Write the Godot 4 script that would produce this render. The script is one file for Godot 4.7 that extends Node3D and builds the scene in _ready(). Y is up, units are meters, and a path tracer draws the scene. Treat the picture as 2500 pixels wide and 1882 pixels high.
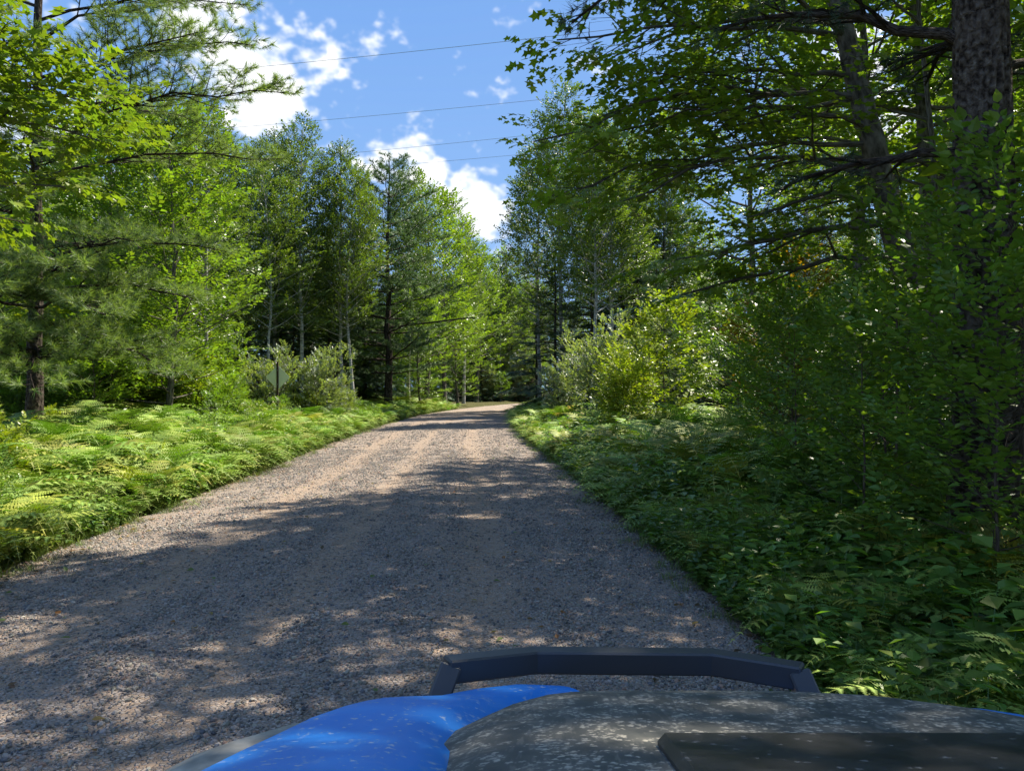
extends Node3D

var rng := RandomNumberGenerator.new()
var lumps := FastNoiseLite.new()
var fbm := FastNoiseLite.new()
var used_names := {}
var M := {}          # materials
var S := {}          # leaf sprig templates
var P := {}          # tree prototypes: [wood mesh, crown mesh, bark material, leaf material]
var centre_line: Array[Vector2] = [Vector2(-14, -0.8), Vector2(0, -1.25), Vector2(10, -1.65), Vector2(20, -2.25), Vector2(30, -2.8), Vector2(40, -3.05), Vector2(50, -2.95), Vector2(60, -2.2), Vector2(70, -0.9), Vector2(80, 0.9), Vector2(95, 4.4), Vector2(115, 10.5), Vector2(140, 20.0), Vector2(170, 34.0)]
const HALF_ROAD := 3.02


# ---------------------------------------------------------------- mesh collectors
class Wood:
	var v := PackedVector3Array()
	var n := PackedVector3Array()
	var uv := PackedVector2Array()
	var idx := PackedInt32Array()

	func tube(pts: PackedVector3Array, r0: float, r1: float, sides: int, flare := 0.0, power := 1.0) -> void:
		var m := pts.size()
		var base := v.size()
		var t := (pts[1] - pts[0]).normalized()
		var u := t.cross(Vector3(0.31, 0.17, 0.93)).normalized()
		var along := 0.0
		for i in m:
			if i > 0:
				along += pts[i].distance_to(pts[i - 1])
			if i < m - 1:
				t = (pts[i + 1] - pts[i]).normalized()
			u = (u - t * u.dot(t)).normalized()
			var w := t.cross(u)
			var f := float(i) / (m - 1)
			var r := lerpf(r0, r1, pow(f, power))
			if flare > 0.0:
				r += r0 * flare * exp(-along / (r0 * 2.2))
			for k in sides + 1:
				var a := TAU * k / sides
				var d := u * cos(a) + w * sin(a)
				v.append(pts[i] + d * r)
				n.append(d)
				uv.append(Vector2(float(k) / sides, along))
		for i in m - 1:
			for k in sides:
				var a := base + i * (sides + 1) + k
				var b := a + sides + 1
				idx.append_array(PackedInt32Array([a, b, b + 1, a, b + 1, a + 1]))

	func mesh() -> ArrayMesh:
		var a := []
		a.resize(Mesh.ARRAY_MAX)
		a[Mesh.ARRAY_VERTEX] = v
		a[Mesh.ARRAY_NORMAL] = n
		a[Mesh.ARRAY_TEX_UV] = uv
		a[Mesh.ARRAY_INDEX] = idx
		var m := ArrayMesh.new()
		m.add_surface_from_arrays(Mesh.PRIMITIVE_TRIANGLES, a)
		return m


class Leaves:
	var v := PackedVector3Array()
	var n := PackedVector3Array()
	var c := PackedColorArray()

	func put(b: Basis, at: Vector3, size: float, t: Array) -> void:
		v.append_array(Transform3D(b.scaled_local(Vector3(size, size, size)), at) * (t[0] as PackedVector3Array))
		n.append_array(Transform3D(b, Vector3.ZERO) * (t[1] as PackedVector3Array))
		c.append_array(t[2] as PackedColorArray)

	func tri(a: Vector3, b: Vector3, d: Vector3, col: Color) -> void:
		var nn := (d - a).cross(b - a).normalized()
		v.append_array(PackedVector3Array([a, b, d]))
		n.append_array(PackedVector3Array([nn, nn, nn]))
		c.append_array(PackedColorArray([col, col, col]))

	func as_template() -> Array:
		return [v, n, c]

	func mesh() -> ArrayMesh:
		var a := []
		a.resize(Mesh.ARRAY_MAX)
		a[Mesh.ARRAY_VERTEX] = v
		a[Mesh.ARRAY_NORMAL] = n
		a[Mesh.ARRAY_COLOR] = c
		var m := ArrayMesh.new()
		m.add_surface_from_arrays(Mesh.PRIMITIVE_TRIANGLES, a)
		return m


# ---------------------------------------------------------------- naming
func numbered(called: String) -> String:
	var k: int = used_names.get(called, 0)
	used_names[called] = k + 1
	return called if k == 0 else "%s_%03d" % [called, k]


func thing(called: String, label: String, category: String, at := Vector3.ZERO, turn := 0.0, group := "") -> Node3D:
	var o := Node3D.new()
	o.name = numbered(called)
	add_child(o)
	o.position = at
	o.rotation.y = turn
	tag(o, label, category, group)
	return o


func tag(o: Node, label: String, category: String, group := "") -> void:
	o.set_meta("label", label)
	o.set_meta("category", category)
	if group != "":
		o.set_meta("group", group)
	elif o.has_meta("group"):
		o.remove_meta("group")


func part(called: String, mesh: Mesh, mat: Material, parent: Node) -> MeshInstance3D:
	var o := MeshInstance3D.new()
	o.name = called
	o.mesh = mesh
	o.material_override = mat
	parent.add_child(o, true)
	return o


func structure(called: String, mesh: Mesh, mat: Material, label: String) -> MeshInstance3D:
	var o := part(numbered(called), mesh, mat, self)
	o.set_meta("kind", "structure")
	tag(o, label, called)
	return o


func R(a: float, b: float) -> float:
	return rng.randf_range(a, b)


func tone(c: Color, k: float) -> Color:
	return Color(c.r * k, c.g * k, c.b * k)


func rv(k: float) -> Vector3:
	return Vector3(R(-k, k), R(-k, k), R(-k, k))


# ---------------------------------------------------------------- the lie of the land
func road_x(d: float) -> float:
	var n := centre_line.size()
	for i in n - 1:
		if d < centre_line[i + 1].x or i == n - 2:
			var a := centre_line[maxi(i - 1, 0)]
			var b := centre_line[i]
			var e := centre_line[i + 1]
			var g := centre_line[mini(i + 2, n - 1)]
			return cubic_interpolate(b.y, e.y, a.y, g.y, clampf((d - b.x) / (e.x - b.x), -1.0, 2.0)) if d <= e.x else e.y + (d - e.x) * 0.47
	return 0.0


func edge_wobble(d: float, side: float) -> float:
	return 0.22 * lumps.get_noise_2d(d * 14.0, side * 300.0) + 0.1 * lumps.get_noise_2d(d * 60.0, side * 700.0)


func beside(x: float, d: float) -> float:   # metres outside the road's edge, below 0 on the road
	var c := road_x(d)
	var s := 1.0 if x > c else -1.0
	return absf(x - c) - HALF_ROAD - edge_wobble(d, s)


func ground_y(x: float, d: float) -> float:
	var t := beside(x, d)
	if t < -0.4:
		return -0.05
	var y := -0.05 + 0.02 * smoothstep(-0.4, 0.0, t)
	y -= 0.10 * smoothstep(0.0, 0.8, t) * (1.0 - smoothstep(0.8, 2.4, t))
	y += 0.14 * smoothstep(1.0, 4.5, t) + 0.14 * smoothstep(4.0, 14.0, t)
	y += smoothstep(0.5, 3.0, t) * (0.12 * lumps.get_noise_2d(x * 8.0, d * 8.0) + 0.25 * lumps.get_noise_2d(x * 1.5 + 90.0, d * 1.5))
	return y


func road_y(x: float, d: float) -> float:
	var u := clampf((x - road_x(d)) / HALF_ROAD, -1.2, 1.2)
	var y := 0.07 * (1.0 - u * u) + 0.012 * lumps.get_noise_2d(x * 30.0, d * 12.0)
	for track in [-0.5, -0.08, 0.42]:
		y -= 0.018 * exp(-pow((u - track) / 0.09, 2.0))
	return y - 0.07 * smoothstep(0.96, 1.12, absf(u))


func P3(x: float, d: float, h := 0.0) -> Vector3:
	return Vector3(x, ground_y(x, d) + h, -d)


# ---------------------------------------------------------------- leaf templates
func leaf_shape(kind: String) -> PackedVector3Array:
	var half: Array[Vector3] = []
	match kind:
		"maple":
			half = [Vector3(0.0, 0.0, 0.0), Vector3(0.40, 0.04, 0.05), Vector3(0.24, 0.26, 0.03), Vector3(0.56, 0.58, 0.02), Vector3(0.2, 0.62, 0.02), Vector3(0.0, 1.0, -0.10)]
		"ovate":
			half = [Vector3(0.0, 0.0, 0.0), Vector3(0.30, 0.22, 0.09), Vector3(0.31, 0.5, 0.10), Vector3(0.0, 1.0, -0.05)]
		"simple":
			half = [Vector3(0.0, 0.0, 0.0), Vector3(0.36, 0.42, 0.11), Vector3(0.0, 1.0, 0.0)]
		_:
			half = [Vector3(0.0, 0.0, 0.0), Vector3(0.10, 0.4, 0.03), Vector3(0.0, 1.0, -0.03)]
	var out := PackedVector3Array()
	if half.size() == 3:
		var r := half[1]
		var l := Vector3(-r.x, r.y, r.z)
		return PackedVector3Array([half[0], r, half[2], half[0], half[2], l])
	var mid := Vector3(0.0, 0.34, 0.0)
	for i in half.size() - 1:
		var a := half[i]
		var b := half[i + 1]
		out.append_array(PackedVector3Array([mid, a, b]))
		out.append_array(PackedVector3Array([mid, Vector3(-b.x, b.y, b.z), Vector3(-a.x, a.y, a.z)]))
	return out


func jitter(c: Color, k: float) -> Color:
	var b := R(1.0 - k, 1.0 + k)
	var h := R(-k, k) * 0.5
	return Color(clampf(c.r * b * (1.0 + h), 0.0, 1.0), clampf(c.g * b, 0.0, 1.0), clampf(c.b * b * (1.0 - h), 0.0, 1.0))


func frame(dir: Vector3, up: Vector3) -> Basis:
	var y := dir.normalized()
	var x := y.cross(up)
	if x.length_squared() < 1e-5:
		x = y.cross(Vector3(1, 0.2, 0.1))
	x = x.normalized()
	return Basis(x, y, x.cross(y))


func sprig(kind: String, n: int, stem: float, size: float, tilt: float, droop: float, col: Color, vary: float) -> Array:
	var f := Leaves.new()
	var shape := leaf_shape(kind)
	var side := 1.0
	for i in n:
		var t := (i + 0.6) / n
		side = -side
		var a := deg_to_rad(lerpf(72.0, 18.0, t) + R(-18, 18))
		if i == n - 1:
			a = deg_to_rad(R(-12, 12))
		var dir := Vector3(sin(a) * side, cos(a), R(-0.25, 0.25) - droop * R(0.4, 1.3))
		var up := Vector3(R(-tilt, tilt), R(-tilt, tilt), 1.0)
		var s := size * R(0.7, 1.15)
		var b := frame(dir, up)
		var v := Transform3D(b.scaled_local(Vector3(s, s, s)), Vector3(0, t * stem, 0) + dir.normalized() * s * 0.25) * shape
		var cc := jitter(col, vary)
		for k in range(0, v.size(), 3):
			f.tri(v[k], v[k + 1], v[k + 2], cc)
	return f.as_template()


func tuft(n: int, length: float, width: float, open: float, col: Color, vary: float) -> Array:
	var f := Leaves.new()
	for i in n:
		var a := R(0, TAU)
		var o := deg_to_rad(R(open * 0.3, open))
		var dir := Vector3(cos(a) * sin(o), cos(o), sin(a) * sin(o))
		var base := Vector3(0, R(-0.5, 0.2) * length, 0)
		var across := dir.cross(rv(1.0)).normalized() * width
		var l := length * R(0.7, 1.1)
		f.tri(base - across, base + across, base + dir * l + Vector3(0, 0, -0.04 * l), jitter(col, vary))
	return f.as_template()


func flat_spray(pairs: int, stem: float, needle: float, width: float, col: Color) -> Array:
	var f := Leaves.new()
	for arm in 5:
		var ang: float = [0.0, 0.75, -0.75, 0.6, -0.6][arm]
		var from: float = [0.0, 0.2, 0.32, 0.5, 0.6][arm]
		var l: float = stem * [1.0, 0.5, 0.45, 0.36, 0.3][arm]
		var ax := Vector3(sin(ang), cos(ang), R(-0.12, 0.05))
		var org := Vector3(0, from * stem, 0)
		var np := maxi(3, int(pairs * l / stem))
		for i in np:
			var q := org + ax * l * (i + 0.5) / np
			for s in [-1.0, 1.0]:
				var d: Vector3 = (ax * 0.55 + Vector3(ax.y, -ax.x, 0) * s + Vector3(0, 0, R(-0.3, 0.25))).normalized()
				f.tri(q - ax * width, q + ax * width, q + d * needle * R(0.8, 1.2), jitter(col, 0.25))
	return f.as_template()


func set_of(count: int, make: Callable) -> Array:
	var out := []
	for i in count:
		out.append(make.call())
	return out


# ---------------------------------------------------------------- tree growth
func path(start: Vector3, dir: Vector3, length: float, n: int, up: float, wob: float) -> PackedVector3Array:
	var pts := PackedVector3Array([start])
	var d := dir.normalized()
	var p := start
	for i in n:
		d = (d + Vector3(0, up, 0) / n + rv(wob)).normalized()
		p += d * length / n
		pts.append(p)
	return pts


func path_to(start: Vector3, tip: Vector3, n: int, sag: float, wob: float) -> PackedVector3Array:
	var pts := PackedVector3Array()
	var l := start.distance_to(tip)
	for i in n + 1:
		var f := float(i) / n
		var p := start.lerp(tip, f) + Vector3(0, sag * l * sin(PI * f), 0)
		if i > 0 and i < n:
			p += rv(wob * l)
		pts.append(p)
	return pts


func along(pts: PackedVector3Array, s: float) -> Array:
	var f := clampf(s, 0.0, 0.9999) * (pts.size() - 1)
	var i := int(f)
	return [pts[i].lerp(pts[i + 1], f - i), (pts[i + 1] - pts[i]).normalized()]


func put_sprig(f: Leaves, at: Vector3, dir: Vector3, p: Dictionary, size: float) -> void:
	var k: float = p.get("upset", 0.45)
	var list: Array = p.sprigs
	f.put(frame(dir, Vector3(R(-k, k), 1.0, R(-k, k))), at, size * p.get("sprig_size", 1.0) * R(0.66, 1.32), list[rng.randi() % list.size()])


func limb(w: Wood, f: Leaves, pts: PackedVector3Array, r0: float, r1: float, p: Dictionary, level: int) -> void:
	var length := 0.0
	for i in pts.size() - 1:
		length += pts[i].distance_to(pts[i + 1])
	if level > 0 or p.get("twigs", false):
		w.tube(pts, r0, r1, 6 if level > 1 else (4 if level == 1 else 3))
	if level > 0:
		var kids: float = p.kids[level - 1]
		var n := int(ceil(length * kids))
		var from: float = p.get("kid_from", 0.25)
		var side := 1.0 if rng.randf() < 0.5 else -1.0
		for i in n:
			var s := lerpf(from, 0.98, (i + rng.randf()) / n)
			var q := along(pts, s)
			var dir: Vector3 = q[1]
			side = -side
			var sd := dir.cross(Vector3.UP).normalized() * side
			var flat: float = p.get("flat", 0.5)
			var out := (sd + rv(1.0) * (1.0 - flat) + Vector3(0, R(-0.15, 0.3), 0) * (1.0 - flat)).normalized()
			var ang := deg_to_rad(p.get("kid_angle", 52.0) + R(-12, 12))
			var d := dir * cos(ang) + out * sin(ang)
			var l: float = length * p.get("kid_len", 0.5) * (1.2 - s) * R(0.65, 1.2)
			l = maxf(l, p.get("kid_min", 0.25))
			var r := lerpf(r0, r1, s) * 0.6
			limb(w, f, path(q[0], d, l, 4 if level > 1 else 3, p.get("kid_up", 0.2), 0.1), r, r * 0.35, p, level - 1)
		put_sprig(f, pts[pts.size() - 1], pts[pts.size() - 1] - pts[pts.size() - 2], p, 1.0)
	else:
		var n := maxi(1, int(length / p.gap))
		for i in n:
			var q := along(pts, lerpf(0.15, 1.0, (i + 0.7) / n))
			var dir: Vector3 = q[1]
			var sd := dir.cross(Vector3.UP).normalized() * (1.0 if (i % 2) == 0 else -1.0)
			put_sprig(f, q[0], dir + sd * R(0.2, 0.9) + rv(0.25), p, 1.0)
		put_sprig(f, pts[pts.size() - 1], pts[pts.size() - 1] - pts[pts.size() - 2], p, 1.0)


# A trunk with limbs all the way up its crown. Returns [wood, crown].
func grow(p: Dictionary) -> Array:
	var w := Wood.new()
	var f := Leaves.new()
	var stems: int = p.get("stems", 1)
	for st in stems:
		var h: float = p.H * (1.0 if st == 0 else R(0.6, 0.98))
		var lean: Vector3 = p.get("lean", Vector3.ZERO)
		var start := Vector3.ZERO
		if stems > 1:
			var a := TAU * st / stems + R(-0.5, 0.5)
			start = Vector3(cos(a), 0, sin(a)) * R(0.03, p.get("stem_gap", 0.15))
			lean = Vector3(cos(a), 0, sin(a)) * h * R(0.1, p.get("stem_lean", 0.4))
		var trunk := PackedVector3Array()
		var bend: Vector3 = rv(1.0) * Vector3(1, 0, 1) * h * p.get("bend", 0.02)
		var segs: int = p.get("trunk_segs", 12)
		for i in segs + 1:
			var t := float(i) / segs
			trunk.append(start + Vector3(0, h * t - (0.15 if i == 0 else 0.0), 0) + lean * t * t + bend * sin(t * PI) + rv(1.0) * Vector3(1, 0, 1) * h * 0.004 * (0.0 if i == 0 else 1.0))
		var r0: float = p.r0 * (1.0 if st == 0 else 0.75)
		w.tube(trunk, r0, r0 * 0.12, p.get("trunk_sides", 9), p.get("flare", 0.35), p.get("taper", 0.9))
		var n: int = int(p.limbs / float(stems))
		var az := R(0, TAU)
		var cb: float = p.crown_base
		var whorl: int = p.get("whorl", 1)
		for i in n:
			var t := (floorf(float(i) / whorl) * whorl + 0.5 * whorl + R(-0.3, 0.3)) / n
			t = pow(clampf(t, 0.0, 0.99), p.get("spacing", 1.0))
			var q := along(trunk, lerpf(cb, 0.985, t))
			az += 2.399 if whorl == 1 else TAU / whorl + R(-0.35, 0.35)
			var shape := 1.0
			match p.get("shape", "oval"):
				"oval":
					shape = pow(sin(PI * (0.16 + 0.80 * t)), 0.8)
				"cone":
					shape = (1.0 - t) * 0.95 + 0.08
				"pine":
					shape = pow(sin(PI * (0.28 + 0.68 * t)), 0.7) * R(0.7, 1.2)
				"column":
					shape = 0.6 + 0.4 * sin(PI * t) - 0.45 * smoothstep(0.8, 1.0, t)
			var el := deg_to_rad(lerpf(p.get("low_angle", 15.0), p.get("top_angle", 60.0), t) + R(-10, 10))
			var dir := Vector3(cos(az) * cos(el), sin(el), sin(az) * cos(el))
			var l: float = p.limb_len * shape * R(0.75, 1.2)
			if l < 0.15:
				continue
			var r: float = minf(r0 * (1.0 - t * 0.75) * 0.34, 0.012 + l * 0.016)
			limb(w, f, path(q[0], dir, l, 5, p.get("limb_up", 0.25), 0.09), r, r * 0.25, p, p.get("levels", 1))
		put_sprig(f, trunk[segs], Vector3.UP, p, 1.0)
	return [w, f]


func proto(called: String, p: Dictionary, bark: Material, leaf: Material) -> void:
	var g := grow(p)
	P[called] = [(g[0] as Wood).mesh(), (g[1] as Leaves).mesh(), bark, leaf, p.H]


func plant(called: String, proto_name: String, at: Vector3, height: float, turn: float, label: String, category: String, group := "", widen := 1.0) -> Node3D:
	var pr: Array = P[proto_name]
	var o: Node3D
	if pr.size() > 5:
		o = (pr[5] as Node3D).duplicate()
		o.name = numbered(called)
		add_child(o)
		o.position = at
		o.rotation = Vector3(0, turn, 0)
		tag(o, label, category, group)
	else:
		o = thing(called, label, category, at, turn, group)
		part("trunk" if category == "tree" else "stems", pr[0], pr[2], o)
		var c := part("crown" if category == "tree" else "foliage", pr[1], pr[3], o)
		c.set_meta("kind", "stuff")
		pr.append(o)
	var s: float = height / pr[4]
	o.scale = Vector3(s * widen, s, s * widen)
	return o


# ---------------------------------------------------------------- materials
func noise_image(w: int, h: int, freq_x: float, freq_y: float, octaves: int, sd: int) -> Image:
	# grey noise that repeats in both directions
	var nz := FastNoiseLite.new()
	nz.seed = sd
	nz.frequency = 1.0
	nz.fractal_octaves = octaves
	nz.noise_type = FastNoiseLite.TYPE_SIMPLEX_SMOOTH
	var im := Image.create(w, h, false, Image.FORMAT_RGB8)
	var ru := freq_x / TAU
	for j in h:
		var y := float(j) / h * freq_y
		var by := float(j) / h
		for i in w:
			var a := TAU * i / w
			var c := cos(a) * ru
			var s := sin(a) * ru
			var g := lerpf(nz.get_noise_3d(c, y, s), nz.get_noise_3d(c, y - freq_y, s), smoothstep(0.75, 1.0, by))
			g = clampf(0.5 + g * 0.75, 0.0, 1.0)
			im.set_pixel(i, j, Color(g, g, g))
	return im


func ramp_image(src: Image, cols: Array) -> Image:
	var im := Image.create(src.get_width(), src.get_height(), false, Image.FORMAT_RGB8)
	for j in src.get_height():
		for i in src.get_width():
			var g := src.get_pixel(i, j).r * (cols.size() - 1)
			var k := mini(int(g), cols.size() - 2)
			im.set_pixel(i, j, (cols[k] as Color).lerp(cols[k + 1], g - k).linear_to_srgb())
	return im


func bark(cols: Array, fx: float, fy: float, sd: int, bump: float, v_scale: float, u_scale := 1.0, big := 1) -> StandardMaterial3D:
	var im := noise_image(128 * big, 256 * big, fx, fy, 3 + big, sd)
	var m := StandardMaterial3D.new()
	m.albedo_texture = ImageTexture.create_from_image(ramp_image(im, cols))
	m.roughness = 0.95
	m.metallic_specular = 0.2
	m.heightmap_enabled = true
	m.heightmap_texture = ImageTexture.create_from_image(im)
	m.heightmap_scale = bump
	m.uv1_scale = Vector3(u_scale, v_scale, 1)
	return m


func foliage_material(glow: Color, rough: float, spec: float) -> StandardMaterial3D:
	var m := StandardMaterial3D.new()
	m.vertex_color_use_as_albedo = true
	m.roughness = rough
	m.metallic_specular = spec
	m.backlight_enabled = true
	m.backlight = glow
	m.cull_mode = BaseMaterial3D.CULL_DISABLED
	return m


func make_materials() -> void:
	M.leaf = foliage_material(Color(0.95, 1.0, 0.45), 0.36, 0.5)
	M.needle = foliage_material(Color(0.6, 0.66, 0.36), 0.5, 0.4)
	M.needle_near = foliage_material(Color(0.95, 1.0, 0.55), 0.42, 0.5)
	M.fern = foliage_material(Color(0.6, 0.7, 0.3), 0.55, 0.4)
	M.bark_grey = bark([Color(0.03, 0.026, 0.02), Color(0.085, 0.075, 0.06), Color(0.17, 0.155, 0.13), Color(0.22, 0.21, 0.18)], 9.0, 7.0, 4, 0.8, 0.7)
	M.bark_pine = bark([Color(0.010, 0.008, 0.007), Color(0.035, 0.028, 0.023), Color(0.075, 0.060, 0.050), Color(0.12, 0.105, 0.09)], 14.0, 5.0, 5, 2.4, 1.3, 1.0)
	M.bark_big = bark([Color(0.012, 0.009, 0.007), Color(0.04, 0.031, 0.024), Color(0.095, 0.075, 0.058), Color(0.135, 0.112, 0.09), Color(0.2, 0.175, 0.15)], 22.0, 16.0, 9, 3.0, 0.85, 1.0, 3)
	M.bark_white = bark([Color(0.08, 0.075, 0.065), Color(0.28, 0.27, 0.25), Color(0.42, 0.41, 0.38), Color(0.5, 0.49, 0.46)], 1.6, 26.0, 6, 0.3, 0.5)
	M.bark_twig = bark([Color(0.05, 0.035, 0.025), Color(0.10, 0.075, 0.055), Color(0.15, 0.12, 0.09)], 4.0, 6.0, 7, 0.3, 1.0)


func make_sprigs() -> void:
	var aspen := Color(0.125, 0.180, 0.055)
	S.aspen = set_of(8, func(): return sprig("simple", 11, 0.55, 0.125, 0.9, 0.45, aspen * R(0.8, 1.2), 0.28))
	var birch := Color(0.15, 0.21, 0.055)
	S.birch = set_of(8, func(): return sprig("simple", 11, 0.55, 0.12, 0.8, 0.4, birch * R(0.8, 1.2), 0.28))
	var maple := Color(0.19, 0.275, 0.045)
	S.maple = set_of(8, func(): return sprig("ovate", 8, 0.5, 0.17, 0.45, 0.2, maple * R(0.8, 1.2), 0.25))
	var bright := Color(0.19, 0.28, 0.05)
	S.bright = set_of(8, func(): return sprig("simple", 11, 0.36, 0.095, 0.5, 0.2, bright * R(0.8, 1.2), 0.25))
	var grey := Color(0.235, 0.28, 0.19)
	S.grey = set_of(8, func(): return sprig("simple", 11, 0.30, 0.085, 0.6, 0.1, grey * R(0.85, 1.15), 0.22))
	var yellow := Color(0.29, 0.35, 0.05)
	S.yellow = set_of(8, func(): return sprig("ovate", 9, 0.36, 0.12, 0.5, 0.2, yellow * R(0.8, 1.15), 0.25))
	S.autumn = set_of(10, func(): return sprig("ovate", 9, 0.34, 0.105, 0.5, 0.2, ([yellow, maple, Color(0.36, 0.20, 0.03), Color(0.30, 0.25, 0.05)][rng.randi() % 4] as Color) * R(0.8, 1.15), 0.25))
	S.near_maple = set_of(10, func(): return sprig("maple", 7, 0.32, 0.105, 0.5, 0.35, Color(0.18, 0.245, 0.040) * R(0.8, 1.2), 0.25))
	S.over_maple = set_of(10, func(): return sprig("maple", 6, 0.32, 0.10, 0.35, 0.2, Color(0.215, 0.30, 0.045) * R(0.8, 1.2), 0.25))
	S.under = set_of(8, func(): return sprig("ovate", 7, 0.36, 0.115, 0.35, 0.15, Color(0.17, 0.265, 0.05) * R(0.8, 1.2), 0.25))
	var pine := Color(0.185, 0.25, 0.10)
	S.near_pine = set_of(8, func(): return tuft(20, 0.115, 0.0034, 62.0, pine * R(0.85, 1.2), 0.25))
	S.pine = set_of(8, func(): return tuft(19, 0.25, 0.012, 66.0, Color(0.125, 0.19, 0.08) * R(0.8, 1.2), 0.25))
	S.hemlock = set_of(8, func(): return flat_spray(16, 0.55, 0.085, 0.014, Color(0.055, 0.10, 0.05) * R(0.8, 1.2)))
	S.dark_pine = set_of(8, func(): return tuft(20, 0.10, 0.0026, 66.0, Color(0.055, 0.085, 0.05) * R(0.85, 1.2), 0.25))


func make_protos() -> void:
	var aspen := {"H": 17.0, "r0": 0.15, "crown_base": 0.27, "limbs": 62, "limb_len": 2.8, "low_angle": 18.0, "top_angle": 62.0, "shape": "oval", "kids": [4.4], "kid_len": 0.55, "gap": 0.26, "levels": 1, "sprigs": S.aspen, "bend": 0.025, "flat": 0.2, "upset": 1.0}
	for i in 3:
		proto("aspen%d" % i, aspen, M.bark_white, M.leaf)
	var birch := aspen.duplicate()
	birch.merge({"H": 15.0, "r0": 0.12, "limbs": 56, "sprigs": S.birch, "bend": 0.045, "limb_len": 2.9, "crown_base": 0.36}, true)
	for i in 2:
		proto("birch%d" % i, birch, M.bark_white, M.leaf)
	var maple := {"H": 13.0, "r0": 0.16, "crown_base": 0.2, "limbs": 46, "limb_len": 3.4, "low_angle": 5.0, "top_angle": 65.0, "shape": "oval", "kids": [3.0], "kid_len": 0.5, "gap": 0.32, "levels": 1, "sprigs": S.maple, "bend": 0.03, "flat": 0.55, "upset": 0.6}
	for i in 3:
		proto("maple%d" % i, maple, M.bark_grey, M.leaf)
	var tall := maple.duplicate()
	tall.merge({"H": 16.0, "crown_base": 0.36, "limbs": 44, "limb_len": 3.5}, true)
	proto("tall_maple", tall, M.bark_grey, M.leaf)
	var pine := {"H": 17.0, "r0": 0.22, "crown_base": 0.14, "limbs": 80, "whorl": 5, "limb_len": 3.5, "low_angle": -4.0, "top_angle": 42.0, "shape": "pine", "kids": [4.6], "kid_len": 0.42, "kid_angle": 48.0, "gap": 0.17, "levels": 1, "sprigs": S.pine, "flat": 0.86, "limb_up": 0.22, "kid_up": 0.25, "bend": 0.01, "kid_from": 0.3}
	for i in 2:
		proto("pine%d" % i, pine, M.bark_pine, M.needle)
	var young := pine.duplicate()
	young.merge({"H": 7.0, "r0": 0.09, "crown_base": 0.04, "limbs": 60, "limb_len": 1.9, "shape": "cone", "kids": [6.0]}, true)
	proto("young_pine0", young, M.bark_pine, M.needle)
	var hemlock := {"H": 11.0, "r0": 0.16, "crown_base": 0.05, "limbs": 64, "limb_len": 2.9, "low_angle": -12.0, "top_angle": 30.0, "shape": "cone", "kids": [4.5], "kid_len": 0.42, "gap": 0.26, "levels": 1, "sprigs": S.hemlock, "flat": 0.9, "limb_up": -0.15, "kid_up": -0.15, "bend": 0.01}
	for i in 2:
		proto("hemlock%d" % i, hemlock, M.bark_pine, M.needle)
	var shrub := {"H": 3.0, "r0": 0.03, "stems": 7, "stem_gap": 0.3, "stem_lean": 0.45, "crown_base": 0.12, "limbs": 84, "limb_len": 0.9, "low_angle": 15.0, "top_angle": 60.0, "shape": "oval", "kids": [4.0], "kid_len": 0.5, "kid_min": 0.2, "gap": 0.16, "levels": 1, "sprigs": S.bright, "bend": 0.05, "flat": 0.3, "upset": 0.7, "trunk_sides": 5, "trunk_segs": 7, "flare": 0.1}
	for kind in ["bright", "grey", "yellow"]:
		for i in 2:
			var q := shrub.duplicate()
			q.sprigs = S[kind]
			proto("shrub_%s%d" % [kind, i], q, M.bark_twig, M.leaf)
	var sap := {"H": 4.2, "r0": 0.032, "crown_base": 0.12, "limbs": 30, "limb_len": 1.35, "low_angle": 10.0, "top_angle": 55.0, "shape": "oval", "kids": [4.2], "kid_len": 0.5, "kid_min": 0.2, "gap": 0.2, "levels": 1, "sprigs": S.under, "bend": 0.05, "flat": 0.75, "upset": 0.4, "trunk_sides": 6, "twigs": true, "flare": 0.1}
	for i in 3:
		proto("sapling%d" % i, sap, M.bark_twig, M.leaf)
	for kind in ["yellow", "autumn", "bright"]:
		var q := sap.duplicate()
		q.sprigs = S[kind]
		q.merge({"limbs": 38, "sprig_size": 1.1}, true)
		proto("sapling_%s" % kind, q, M.bark_twig, M.leaf)
	var column := maple.duplicate()
	column.merge({"H": 9.0, "r0": 0.09, "crown_base": 0.08, "limbs": 56, "limb_len": 2.2, "shape": "column", "sprigs": S.bright, "sprig_size": 1.25, "kids": [4.2], "gap": 0.24}, true)
	for i in 2:
		proto("bright_tree%d" % i, column, M.bark_grey, M.leaf)


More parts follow.
